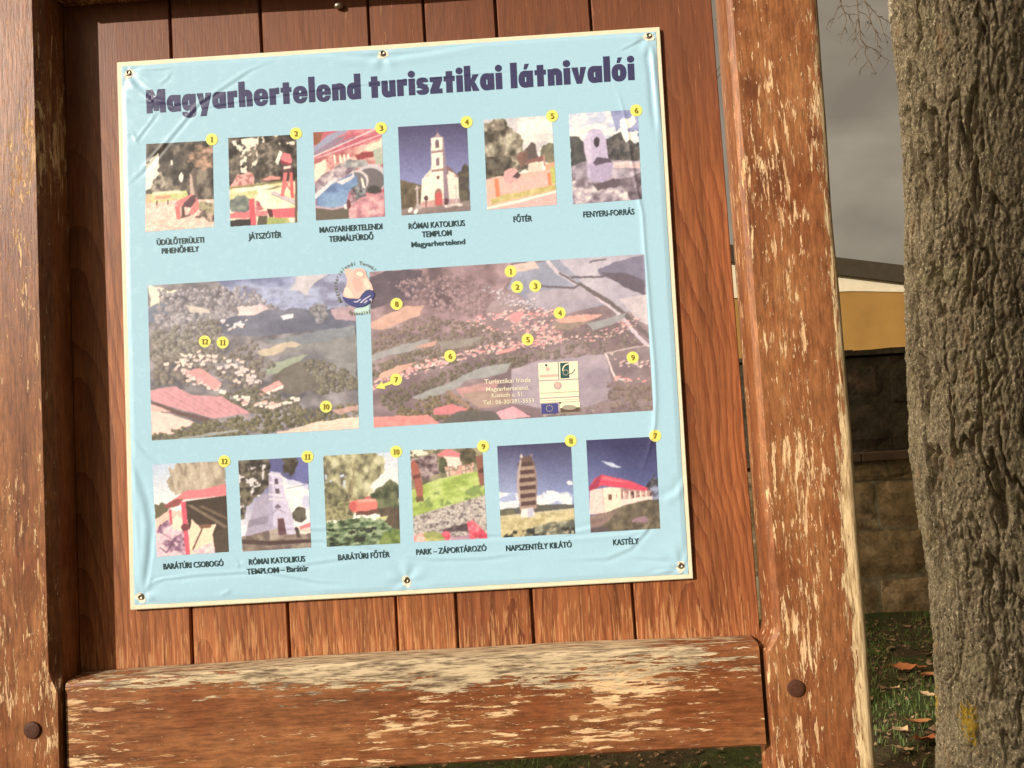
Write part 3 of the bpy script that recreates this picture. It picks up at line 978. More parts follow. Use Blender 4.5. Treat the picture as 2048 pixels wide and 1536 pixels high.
# -------- the printed photographs, painted into vertex colours
class Pic:
    def __init__(s, w, h, seed):
        s.w, s.h, s.seed = w, h, seed
        s.W, s.H = w * 2, h * 2
        s.X, s.Y = np.meshgrid((np.arange(s.W) + 0.5) / s.W, (np.arange(s.H) + 0.5) / s.H, indexing='xy')
        s.A = np.zeros((s.H, s.W, 3))
        s.asp = h / w
        s.r = random.Random(seed)
    def _k(s):
        s.seed += 7
        return s.seed
    def full(s):
        return np.ones(s.X.shape, bool)
    def jit(s, amt, sc=14):
        k = s._k()
        return (s.X + amt * (fbm(s.X * sc, s.Y * sc * s.asp, k, 3) - 0.5) * 2, s.Y + amt * (fbm(s.X * sc + 9, s.Y * sc * s.asp, k + 3, 3) - 0.5) * 2)
    def pm(s, pts, j=0.0, sc=14):
        X, Y = s.jit(j, sc) if j else (s.X, s.Y)
        return _pg(X, Y, pts)
    def em(s, cx, cy, rx, ry, j=0.0, sc=14):
        X, Y = s.jit(j, sc) if j else (s.X, s.Y)
        return ((X - cx) / rx) ** 2 + ((Y - cy) / ry) ** 2 <= 1
    def col(s, m, c):
        s.A[m] = c
    def poly(s, pts, c, j=0.0, sc=14):
        s.col(s.pm(pts, j, sc), c)
    def ell(s, cx, cy, rx, ry, c, j=0.0, sc=14):
        s.col(s.em(cx, cy, rx, ry, j, sc), c)
    def grad(s, c0, c1, y0=0.0, y1=1.0, m=None, kx=0.0):
        t = np.clip((s.Y + kx * s.X - y0) / (y1 - y0), 0, 1)[..., None]
        G_ = np.array(c0, float) * (1 - t) + np.array(c1, float) * t
        m = s.full() if m is None else m
        s.A[m] = G_[m]
    def tex(s, m, pal, sx=10, sy=10, o=4, con=2.4, g=0.55):
        k = s._k()
        n = np.clip((fbm(s.X * sx, s.Y * sy * s.asp, k, o, g) - 0.5) * con + 0.5, 0, 0.9999)
        p = np.array(pal, float)
        f = n * (len(p) - 1)
        i = f.astype(int)
        t = (f - i)[..., None]
        c = p[i] * (1 - t) + p[np.minimum(i + 1, len(p) - 1)] * t
        s.A[m] = c[m]
    def holes(s, m, c, sx, thr, o=3, sy=None):
        n = fbm(s.X * sx, s.Y * (sy or sx) * s.asp, s._k(), o)
        s.col(m & (n > thr), c)
    def line(s, pts, wd, c):
        for (x0, y0), (x1, y1) in zip(pts[:-1], pts[1:]):
            dx, dy = x1 - x0, (y1 - y0) * s.asp
            t = np.clip(((s.X - x0) * dx + (s.Y - y0) * s.asp * dy) / (dx * dx + dy * dy + 1e-12), 0, 1)
            d = np.hypot(s.X - x0 - t * dx, (s.Y - y0) * s.asp - t * dy)
            s.col(d < wd / 2, c)
    def blob(s, cx, cy, rx, ry, c):
        x0, x1 = max(0, int((cx - rx) * s.W)), min(s.W, int((cx + rx) * s.W) + 2)
        y0, y1 = max(0, int((cy - ry) * s.H)), min(s.H, int((cy + ry) * s.H) + 2)
        if x0 < x1 and y0 < y1:
            X, Y = s.X[y0:y1, x0:x1], s.Y[y0:y1, x0:x1]
            s.A[y0:y1, x0:x1][((X - cx) / rx) ** 2 + ((Y - cy) / ry) ** 2 <= 1] = c
    def quad(s, cx, cy, rx, ry, c, sk=0.0):
        x0, x1 = max(0, int((cx - rx * 2) * s.W)), min(s.W, int((cx + rx * 2) * s.W) + 2)
        y0, y1 = max(0, int((cy - ry * 2) * s.H)), min(s.H, int((cy + ry * 2) * s.H) + 2)
        if x0 < x1 and y0 < y1:
            X, Y = s.X[y0:y1, x0:x1] - cx, s.Y[y0:y1, x0:x1] - cy
            s.A[y0:y1, x0:x1][(abs(X + sk * Y) < rx) & (abs(Y - sk * X) < ry)] = c
    def trees(s, pts, n, r0, r1, dark, mid, light):
        n, r0, r1 = int(n * 2.6), r0 * 0.58, r1 * 0.58
        """a wood seen from the air: lit crowns with shade on one side"""
        xs, ys = [p[0] for p in pts], [p[1] for p in pts]
        got = []
        while len(got) < n:
            x, y = s.r.uniform(min(xs), max(xs)), s.r.uniform(min(ys), max(ys))
            if _pg(np.array([[x]]), np.array([[y]]), pts)[0, 0]:
                got.append((y, x))
        y0, y1 = min(ys), max(ys)
        for y, x in sorted(got):
            r = (r0 + (r1 - r0) * (y - y0) / max(1e-6, y1 - y0)) * s.r.uniform(0.6, 1.3)
            ry = r / s.asp * s.r.uniform(0.8, 1.3)
            f = s.r.uniform(0.85, 1.15)
            dark2 = np.array(dark) * 0.6 + np.array(mid) * 0.4
            s.blob(x + r * 0.5, y + ry * 0.25, r, ry * 0.8, dark2 * f)
            s.blob(x, y, r * 0.9, ry, np.array(mid) * f)
            s.blob(x - r * 0.3, y - ry * 0.3, r * 0.55, ry * 0.55, (np.array(light) * 0.6 + np.array(mid) * 0.4) * f)
    def houses(s, line, n, spread, size, roofs, wall=(245, 225, 215)):
        n, size = int(n * 1.5), size * 0.74
        got = []
        for i in range(n):
            t = s.r.random() * (len(line) - 1)
            k = int(t)
            t -= k
            (x0, y0), (x1, y1) = line[k], line[k + 1]
            got.append((y0 + (y1 - y0) * t + s.r.gauss(0, spread * 0.7), x0 + (x1 - x0) * t + s.r.gauss(0, spread)))
        for y, x in sorted(got):
            z = size * s.r.uniform(0.6, 1.3)
            sk = s.r.uniform(-0.6, 0.5)
            s.quad(x + z * 0.3, y + z * 0.55, z * 1.1, z * 0.5, (92, 78, 84), sk)
            s.quad(x, y + z * 0.35, z * 0.9, z * 0.5, wall, sk)
            s.quad(x, y - z * 0.15, z, z * 0.5, s.r.choice(roofs), sk)
    def grain(s, a):
        f_ = 0.26 if s.w > 150 else 0.34
        d = fbm(s.X * 48, s.Y * 48 * s.asp, s._k(), 4, 0.85)[..., None] - 0.5
        s.A = (30 if s.w > 150 else 20) + s.A * (0.94 + f_ * d)
        s.A += a * (vnoise(s.X * s.W / 2.2, s.Y * s.H / 2.2, s._k())[..., None] - 0.5) * 2
    def out(s):
        # break up the drawn outlines and soften them like a faded print
        k, am = s._k(), (0.003 if s.w > 150 else 0.0045)
        sc = 60 if s.w > 150 else 34
        dx = am * 2 * (fbm(s.X * sc, s.Y * sc * s.asp, k, 3, 0.7) - 0.5)
        dy = am * 2 * (fbm(s.X * sc + 31, s.Y * sc * s.asp + 7, k + 5, 3, 0.7) - 0.5) / s.asp
        ix = np.clip(((s.X + dx) * s.W).astype(int), 0, s.W - 1)
        iy = np.clip(((s.Y + dy) * s.H).astype(int), 0, s.H - 1)
        B = s.A[iy, ix]
        for _ in range(3):
            B = (2 * B + np.roll(B, 1, 0) + np.roll(B, -1, 0) + np.roll(B, 1, 1) + np.roll(B, -1, 1)) / 6
        for q in range(3):
            B[q], B[-1 - q], B[:, q], B[:, -1 - q] = s.A[q], s.A[-1 - q], s.A[:, q], s.A[:, -1 - q]
        s.A = B
        a = np.clip(s.A, 0, 255).reshape(s.h, 2, s.w, 2, 3).mean((1, 3))
        return lin(a)

DK = [(46, 40, 38), (70, 62, 58), (98, 88, 80), (140, 126, 112), (196, 182, 166)]
BLUE0, BLUE1 = (66, 66, 104), (120, 130, 182)
CR = (255, 246, 226)

def pic1(p):
    p.tex(p.full(), DK[:4], 9, 9, 5, 2.6)
    p.poly([(-.1, .3), (.05, .22), (.2, .12), (.17, .3), (.22, .36), (.14, .46), (.12, .52), (-.1, .54)], CR, .05, 9)
    p.ell(.38, .23, .02, .03, CR, .02); p.ell(.52, .40, .02, .05, CR, .03)
    p.tex(p.pm([(.10, .42), (.22, .34), (.36, .5), (.38, .62), (.1, .62)], .06), DK[1:], 16, 16, 4)
    p.tex(p.pm([(.6, .1), (1, .02), (1, .3), (.8, .34), (.62, .22)], .06), [(90, 76, 66), (150, 120, 100), (205, 160, 140)], 16, 20)
    p.tex(p.pm([(0, .57), (.6, .56), (.66, .68), (0, .7)], .01), [(190, 196, 120), (214, 214, 150), (226, 180, 150)], 5, 12)
    p.poly([(.1, .555), (.5, .55), (.56, .585), (.1, .585)], (232, 226, 196), .015)
    p.poly([(.14, .6), (.36, .6), (.36, .635), (.14, .635)], (230, 150, 130), .01)
    p.tex(p.pm([(0, .68), (.5, .66), (1, .68), (1, 1), (0, 1)]), [(240, 186, 172), (250, 206, 192), (255, 224, 208)], 30, 34, 3)
    p.line([(.17, .66), (.17, .7)], .02, (110, 70, 64)); p.line([(.33, .66), (.33, .7)], .02, (110, 70, 64))
    p.tex(p.pm([(.66, .35), (.74, .3), (.77, .7), (.64, .7)]), [(88, 74, 70), (120, 104, 98)], 20, 5)
    p.poly([(.645, .36), (.68, .4), (.72, .62), (.66, .62)], (206, 176, 162), .01)
    p.tex(p.pm([(.76, .7), (1, .72), (1, .9), (.8, .8)], .03), [(150, 140, 110), (190, 176, 140), (80, 70, 66)], 14, 14)
    p.tex(p.pm([(.7, .86), (.86, .8), (1, .84), (1, .97), (.86, .9)], .04), [(70, 60, 60), (110, 96, 90), (200, 170, 150)], 14, 14)
    p.poly([(.42, .7), (.5, .66), (.68, .6), (.74, .64), (.78, .7), (.78, .78), (.7, .84), (.62, .84), (.68, .74), (.5, .74)], (226, 130, 130))
    p.poly([(.56, .7), (.68, .62), (.73, .62), (.74, .68), (.66, .76), (.55, .74)], (92, 62, 70))
    p.poly([(.43, .73), (.5, .73), (.52, .88), (.46, .88)], (218, 116, 116)); p.poly([(.52, .85), (.66, .83), (.66, .85), (.52, .875)], (110, 80, 76))
    p.poly([(.53, .74), (.56, .72), (.58, .84), (.53, .85)], (84, 60, 62))

def pic2(p):
    p.tex(p.full(), DK[:4], 9, 9, 5, 2.6)
    p.holes(p.pm([(.05, .04), (.45, .0), (.42, .3), (.3, .42), (.18, .4), (.16, .2)]), (248, 232, 216), 13, .50)
    p.holes(p.pm([(.4, 0), (1, 0), (1, .12), (.4, .1)]), (240, 224, 206), 16, .60)
    p.tex(p.pm([(.42, .1), (.66, .06), (.7, .5), (.45, .5)]), [(60, 52, 48), (96, 86, 78), (150, 136, 124)], 18, 18)
    p.poly([(.68, .3), (.75, .17), (.79, .2), (.72, .34)], (250, 240, 226))
    p.poly([(0, .56), (.06, .5), (.12, .42), (.33, .4), (.37, .48), (.36, .58), (0, .6)], (236, 172, 166), .02); p.holes(p.pm([(.03, .44), (.36, .42), (.36, .58), (.03, .58)]), (178, 112, 110), 18, .55)
    p.poly([(.46, .5), (.6, .455), (.76, .47), (.76, .5), (.6, .5)], (230, 150, 140), .01)
    p.tex(p.pm([(0, .57), (.4, .53), (1, .53), (1, 1), (0, 1)], .01), [(226, 214, 160), (250, 236, 206), (255, 244, 222)], 4, 8)
    p.poly([(0, .555), (.5, .53), (.78, .52), (.78, .54), (.4, .56), (0, .58)], (150, 140, 96), .01)
    p.tex(p.pm([(0, .64), (.4, .6), (.42, .64), (.3, .72), (0, .74)], .01), [(200, 196, 130), (230, 222, 170)], 6, 14)
    p.poly([(.5, .6), (.7, .57), (.78, .58), (.66, .605)], (150, 140, 110), .01)
    p.poly([(.6, .64), (.66, .63), (1, .76), (1, .80)], (206, 190, 200)); p.line([(.62, .66), (1, .81)], .012, (150, 134, 150))
    p.tex(p.em(.16, .76, .19, .1, .03), [(92, 96, 98), (122, 128, 122), (150, 152, 140)], 14, 14)
    p.poly([(0, .85), (.3, .84), (.3, .92), (0, .91)], (232, 122, 130), .015); p.poly([(.28, .7), (.37, .69), (.39, .99), (.3, 1.0)], (218, 92, 104), .012)
    p.poly([(.38, .84), (.56, .84), (.56, .89), (.38, .9)], (238, 130, 138), .012); p.tex(p.pm([(.38, .72), (.5, .82), (.38, .86)], .03), [(150, 70, 76), (220, 130, 140)], 18, 18)
    p.poly([(.6, .83), (.96, .83), (.96, .94), (.66, .93)], (236, 106, 116)); p.poly([(.54, .82), (.62, .83), (.64, .92), (.58, .92)], (96, 50, 54))
    p.poly([(0, .93), (.3, .92), (.3, 1), (0, 1)], (56, 48, 50), .01); p.poly([(.42, .9), (.56, .9), (.55, 1), (.4, 1)], (92, 84, 70), .01)
    p.tex(p.pm([(.55, .92), (.85, .94), (.9, 1), (.54, 1)]), [(160, 170, 100), (196, 190, 130)], 8, 8)
    p.poly([(.80, .42), (.86, .42), (.80, .7), (.75, .69)], (226, 120, 120)); p.poly([(.88, .40), (.93, .4), (.95, .72), (.9, .72)], (220, 104, 104))
    p.line([(.8, .5), (.92, .66)], .02, (214, 100, 100)); p.line([(.91, .48), (.78, .66)], .02, (226, 120, 120))
    p.poly([(.76, .27), (.8, .2), (.9, .22), (.93, .3), (.9, .34), (.78, .32)], (236, 128, 134)); p.poly([(.76, .28), (.9, .33), (.9, .36), (.76, .32)], (138, 56, 66))
    p.poly([(.77, .36), (.93, .37), (.93, .43), (.78, .43)], (92, 64, 66)); p.poly([(.8, .36), (.91, .35), (.91, .38), (.8, .39)], (246, 220, 206))
    p.line([(.985, .5), (.97, 1)], .035, (104, 84, 70))

def pic3(p):
    p.tex(p.full(), [(214, 120, 136), (190, 96, 114), (228, 140, 150)], 5, 5)
    p.poly([(0, 0), (.16, 0), (.1, .14), (0, .16)], (150, 92, 70), .03)
    p.poly([(0, .17), (.2, .06), (.5, -.04), (.5, .02), (.2, .14), (0, .24)], (160, 160, 186), .01)
    p.poly([(0, .24), (.3, .1), (.5, .04), (.4, .12), (0, .3)], (150, 130, 150), .02)
    p.line([(0, .28), (1.0, -.02)], .02, (250, 214, 214)); p.line([(.05, .3), (1.0, .07)], .018, (246, 196, 200)); p.line([(.15, .31), (1.0, .12)], .02, (250, 206, 206))
    p.line([(.2, .2), (.6, .09)], .02, (140, 128, 154))
    p.tex(p.pm([(0, .3), (.2, .28), (1, .12), (1, .5), (0, .5)], .01), [(176, 96, 98), (206, 140, 138), (236, 190, 176)], 12, 12)
    p.poly([(.72, .22), (1, .12), (1, .24), (.86, .26)], (250, 222, 200), .03); p.poly([(.6, .28), (.9, .25), (.92, .31), (.62, .34)], (150, 70, 72), .02)
    p.poly([(0, .36), (.18, .32), (.18, .5), (0, .56)], (250, 226, 206), .03)
    for x in (.30, .38, .44, .5):
        p.line([(x, .28), (x + .01, .36)], .025, (255, 244, 226))
    p.tex(p.pm([(.3, .4), (.5, .34), (.76, .34), (.78, .42), (.5, .46)], .02), [(120, 118, 126), (160, 158, 160), (210, 200, 200)], 12, 14)
    p.tex(p.pm([(.1, .5), (.34, .4), (.55, .42), (.58, .5), (.34, .6), (0, .74), (0, .6)], .02), [(120, 100, 116), (172, 150, 162), (222, 206, 206)], 16, 16)
    p.poly([(.86, .24), (1, .22), (1, .4), (.9, .42)], (180, 186, 170), .02)
    p.ell(.82, .56, .24, .16, (206, 196, 206)); p.ell(.80, .585, .21, .14, (112, 104, 108)); p.ell(.62, .58, .16, .12, (226, 210, 214)); p.ell(.60, .60, .15, .12, (124, 118, 122))
    p.tex(p.pm([(.02, .72), (.35, .55), (.55, .5), (.62, .52), (.62, .62), (.48, .72), (.46, .88), (.02, .84)], .015), [(96, 118, 164), (120, 146, 192), (138, 168, 206)], 5, 6)
    p.poly([(0, .70), (.3, .53), (.33, .55), (0, .76)], (236, 222, 226), .008); p.poly([(.3, .58), (.54, .52), (.56, .46), (.58, .54), (.4, .61)], (232, 218, 220), .01)
    p.poly([(.67, .54), (.7, .56), (.73, .68), (.69, .66)], (255, 246, 230))
    p.tex(p.em(.62, .72, .12, .09, .03), [(60, 56, 62), (112, 112, 118), (170, 166, 170)], 18, 18)
    p.ell(.86, .69, .1, .05, (70, 66, 66), .02)
    p.tex(p.pm([(.48, .82), (.8, .74), (1, .72), (1, 1), (.48, 1)], .02), [(176, 118, 130), (214, 150, 160), (232, 184, 186)], 16, 16)
    p.tex(p.pm([(.5, .7), (.56, .66), (.6, .82), (.5, .84)], .03), [(200, 160, 170), (120, 90, 100), (236, 200, 206)], 18, 18)
    p.poly([(0, .86), (.48, .86), (.48, 1), (0, 1)], (104, 94, 84)); p.line([(0, .84), (.25, .88), (.46, .85)], .03, (196, 170, 184)); p.ell(.44, .86, .03, .03, (236, 226, 226))
    p.poly([(.45, .78), (.5, .8), (.5, .9), (.46, .88)], (110, 60, 66), .02)

def church(p, x0, body, tower, sky):
    pass

def pic4(p):
    p.grad((76, 70, 104), (138, 140, 190), 0, .62)
    p.tex(p.pm([(0, .6), (.14, .63), (.36, .68), (.4, .9), (0, .95)], .01), [(84, 72, 62), (116, 102, 84)], 14, 14)
    p.tex(p.pm([(.78, .62), (.86, .56), (.94, .46), (1, .5), (1, .95), (.78, .95)], .03), [(72, 66, 64), (104, 96, 82)], 12, 12)
    p.tex(p.pm([(0, .93), (.3, .9), (1, .88), (1, 1), (0, 1)]), [(120, 102, 104), (146, 128, 126)], 6, 12)
    W = (255, 238, 222)
    p.poly([(.33, .6), (.45, .5), (.48, .46), (.66, .46), (.76, .52), (.84, .6), (.84, .9), (.3, .92)], (246, 228, 214))
    p.poly([(.66, .46), (.74, .5), (.85, .6), (.85, .62), (.66, .56)], (128, 100, 108))
    p.poly([(.7, .53), (.78, .56), (.82, .6), (.7, .58)], (246, 220, 206))
    p.poly([(.42, .56), (.32, .61), (.43, .605)], (150, 112, 110))
    p.poly([(.32, .6), (.46, .56), (.62, .54), (.62, .9), (.28, .92)], W)
    p.poly([(.47, .15), (.64, .145), (.66, .55), (.46, .56)], W)
    p.poly([(.635, .145), (.655, .15), (.70, .9), (.62, .9)], (150, 126, 140))
    p.poly([(.47, .30), (.645, .29), (.645, .315), (.47, .325)], (158, 126, 124)); p.poly([(.46, .51), (.66, .50), (.66, .525), (.46, .535)], (158, 120, 118))
    p.poly([(.51, .145), (.55, .12), (.56, .09), (.575, .09), (.59, .12), (.62, .14)], (176, 146, 150)); p.line([(.566, .1), (.565, .03)], .008, (120, 100, 120))
    p.poly([(.53, .19), (.555, .17), (.585, .185), (.585, .265), (.53, .27)], (120, 96, 104)); p.poly([(.53, .39), (.555, .37), (.58, .385), (.58, .465), (.53, .47)], (136, 112, 124))
    p.ell(.55, .60, .022, .02, (110, 80, 80))
    p.poly([(.3, .86), (.62, .84), (.62, .92), (.28, .93)], (206, 160, 156)); p.poly([(.7, .85), (.85, .85), (.85, .91), (.7, .92)], (190, 156, 160))
    p.poly([(.49, .78), (.515, .735), (.55, .72), (.585, .735), (.6, .78), (.6, .92), (.49, .92)], (150, 112, 100)); p.poly([(.505, .79), (.55, .75), (.59, .79), (.595, .91), (.5, .91)], (206, 92, 96))
    p.line([(.245, .68), (.245, .9)], .025, (206, 186, 186)); p.line([(.215, .71), (.275, .70)], .018, (206, 186, 186)); p.poly([(.2, .95), (.22, .88), (.27, .88), (.3, .94)], (190, 172, 172))
    p.ell(.365, .83, .03, .03, (84, 60, 62), .02); p.line([(.365, .84), (.36, .92)], .012, (90, 66, 66)); p.poly([(.63, .84), (.68, .84), (.69, .93), (.63, .92)], (86, 60, 66), .02)
    p.line([(.8, .7), (.8, .92)], .018, (214, 196, 196)); p.line([(.77, .73), (.83, .73)], .014, (214, 196, 196))
    for x, y in ((.125, .95), (.205, .97), (.14, .935), (.22, .955)):
        p.ell(x, y, .025, .022, (255, 244, 236))
    p.tex(p.pm([(.62, .92), (.88, .9), (.88, .93), (.62, .95)], .02), [(196, 176, 176), (250, 236, 226)], 16, 16)

def pic5(p):
    p.grad((206, 200, 206), (246, 238, 232), 0, .5)
    p.tex(p.pm([(.5, 0), (1, 0), (1, .4), (.5, .4)]), [(204, 196, 202), (240, 232, 226), (255, 250, 240)], 4, 6)
    p.tex(p.pm([(-.1, .05), (.1, .02), (.28, .0), (.4, .12), (.52, .2), (.55, .32), (.66, .44), (.62, .6), (.4, .62), (.1, .7), (-.1, .7)], .05, 9), [(70, 64, 58), (112, 102, 92), (156, 144, 128), (206, 196, 176)], 10, 10, 5)
    p.tex(p.pm([(-.1, .42), (.3, .4), (.45, .5), (.3, .62), (.1, .7), (-.1, .72)], .05), [(64, 58, 54), (96, 88, 80), (120, 110, 98)], 12, 12)
    p.poly([(.55, .42), (.6, .34), (.68, .28), (.74, .34), (.78, .46), (.6, .52)], (98, 86, 84), .03)
    p.tex(p.em(.93, .42, .13, .12, .03), [(100, 96, 84), (140, 132, 112)], 14, 14)
    p.tex(p.pm([(.45, .42), (.6, .36), (.62, .5), (.5, .56)], .03), [(110, 84, 76), (140, 104, 96)], 12, 12)
    p.poly([(.6, .48), (.84, .44), (.84, .5), (.6, .54)], (140, 98, 94)); p.poly([(.62, .52), (.82, .5), (.82, .62), (.62, .62)], (238, 212, 196), .01)
    p.poly([(.84, .44), (.86, .44), (.87, .56), (.84, .56)], (190, 140, 130)); p.poly([(.86, .54), (1, .52), (1, .76), (.86, .72)], (236, 170, 140), .01)
    p.poly([(0, .66), (.2, .64), (.96, .6), (1, .9), (0, 1)], (236, 186, 172), .01)
    p.poly([(.22, .72), (.26, .62), (.36, .56), (.44, .57), (.48, .62), (.48, .68), (.9, .64), (.9, .78), (.22, .82)], (240, 186, 178), .01)
    p.ell(.36, .64, .1, .08, (222, 170, 170), .02); p.poly([(.38, .66), (.46, .6), (.5, .64), (.46, .68)], (90, 70, 72), .01)
    p.poly([(.12, .66), (.18, .66), (.2, .9), (.14, .9)], (236, 132, 98)); p.poly([(.88, .64), (.93, .63), (.94, .8), (.89, .8)], (238, 140, 104))
    p.poly([(.93, .58), (1, .57), (1, .76), (.94, .76)], (196, 196, 110))
    p.tex(p.pm([(.06, .88), (.3, .84), (1, .77), (1, .83), (.3, .91), (.06, .94)], .01), [(196, 176, 110), (224, 206, 150)], 14, 14)
    p.poly([(0, .97), (.4, .92), (1, .84), (1, .86), (.4, .95), (0, .995)], (255, 246, 228)); p.poly([(0, .99), (.4, .95), (1, .86), (1, 1), (0, 1)], (232, 182, 180))

def pic6(p):
    p.grad((190, 194, 226), (236, 232, 236), 0, .45)
    p.tex(p.pm([(0, 0), (.75, 0), (.6, .3), (0, .3)]), [(236, 228, 226), (255, 250, 238), (200, 204, 230)], 4, 7)
    p.tex(p.pm([(.6, 0), (1, 0), (1, .3), (.7, .3)]), [(130, 134, 182), (168, 172, 212)], 4, 5)
    p.poly([(.74, .1), (.9, .08), (.98, .14), (.86, .2), (.74, .18)], (255, 250, 240), .04); p.poly([(.6, .26), (.75, .2), (.98, .26), (.96, .36), (.7, .36)], (255, 248, 238), .04)
    p.tex(p.pm([(0, .24), (.1, .24), (.2, .34), (.26, .42), (.26, .56), (0, .58)], .03), [(66, 66, 68), (92, 90, 90)], 12, 12)
    p.tex(p.pm([(.52, .3), (.74, .24), (.8, .36), (.86, .34), (.94, .38), (1, .36), (1, .64), (.5, .6)], .02), [(62, 58, 64), (84, 80, 82), (112, 104, 104)], 16, 16)
    p.tex(p.pm([(0, .58), (.26, .52), (.6, .54), (1, .58), (1, 1), (0, 1)], .01), [(128, 114, 128), (170, 156, 172), (206, 190, 204)], 8, 10)
    p.tex(p.pm([(.56, .56), (.8, .56), (1, .6), (1, .66), (.6, .62)], .02), [(236, 210, 206), (206, 176, 182)], 12, 14)
    p.poly([(.2, .3), (.28, .2), (.36, .18), (.46, .2), (.52, .3), (.54, .5), (.56, .56), (.62, .58), (.58, .72), (.44, .78), (.28, .76), (.22, .7), (.24, .56), (.2, .42)], (198, 184, 214))
    p.poly([(.2, .3), (.28, .2), (.34, .19), (.3, .3), (.3, .56), (.24, .56)], (214, 200, 226)); p.poly([(.26, .58), (.6, .57), (.58, .72), (.44, .78), (.28, .76)], (180, 164, 196), .01)
    p.poly([(.32, .56), (.38, .5), (.56, .53), (.6, .56), (.36, .59)], (92, 80, 96), .01); p.ell(.385, .335, .045, .055, (70, 60, 70), .015)
    p.poly([(.24, .78), (.44, .79), (.6, .74), (.76, .76), (.66, .84), (.36, .88)], (98, 84, 94), .03)
    p.tex(p.pm([(0, .74), (.2, .72), (.36, .86), (.6, .84), (.8, .9), (.9, 1), (0, 1)], .03), [(120, 104, 116), (186, 170, 184), (244, 230, 226)], 9, 11)
    p.tex(p.pm([(.66, .78), (1, .7), (1, 1), (.84, 1)], .02), [(84, 72, 82), (120, 106, 118), (150, 136, 146)], 9, 9)

def pic12(p):
    p.grad((186, 200, 226), (246, 240, 240), 0, .5, None, .2)
    p.tex(p.pm([(.25, .06), (.6, -.05), (1, -.05), (1, .34), (.3, .34), (.22, .2)], .06), [(150, 132, 118), (186, 168, 148), (206, 190, 172)], 22, 7, 4)
    p.poly([(0, .44), (.12, .42), (.2, .48), (.12, .58), (0, .6)], (104, 96, 74), .03)
    p.poly([(0, .6), (.2, .5), (.4, .52), (.45, 1), (0, 1)], (240, 196, 180), .01)
    p.tex(p.pm([(0, .68), (.2, .6), (.4, .64), (.44, 1), (0, 1)], .03), [(128, 92, 118), (206, 164, 186), (246, 214, 216), (236, 190, 206)], 14, 12, 4, 3)
    p.poly([(.42, .42), (1, .38), (1, 1), (.5, 1)], (70, 58, 52)); p.poly([(.45, .46), (.52, .46), (1, .72), (1, .76)], (124, 106, 90)); p.poly([(.6, .48), (.66, .47), (1, .62), (1, .65)], (110, 92, 78))
    p.poly([(.5, .62), (.62, .70), (.84, .68), (.78, .8), (.8, 1), (.44, 1), (.46, .78)], (252, 220, 192), .012); p.line([(.5, .95), (.66, .7)], .02, (90, 66, 58)); p.poly([(.6, .69), (.78, .68), (.76, .72), (.62, .72)], (130, 92, 78), .01)
    p.poly([(.24, .6), (.3, .56), (.4, .6), (.4, .72), (.26, .74)], (250, 226, 206), .03)
    p.poly([(.12, .46), (.3, .38), (.46, .3), (.68, .3), (1, .25), (1, .38), (.42, .4), (.3, .44)], (236, 128, 134)); p.poly([(.12, .46), (.3, .39), (.4, .4), (.34, .46), (.2, .49)], (150, 84, 82), .01)
    p.poly([(.37, .42), (.44, .42), (.46, 1), (.40, 1)], (222, 92, 112)); p.poly([(.2, .5), (.235, .49), (.24, .66), (.21, .66)], (214, 90, 106))
    p.ell(.41, .7, .055, .04, (120, 64, 70)); p.poly([(.8, .78), (1, .72), (1, 1), (.82, 1)], (80, 68, 60), .01)
    p.line([(.05, .9), (.14, .96), (.26, .8)], .012, (90, 60, 90)); p.line([(.1, .75), (.3, .86)], .01, (110, 74, 100))
    p.tex(p.pm([(.5, .95), (.8, .88), (.8, 1), (.48, 1)], .02), [(226, 176, 196), (250, 220, 214)], 14, 14)

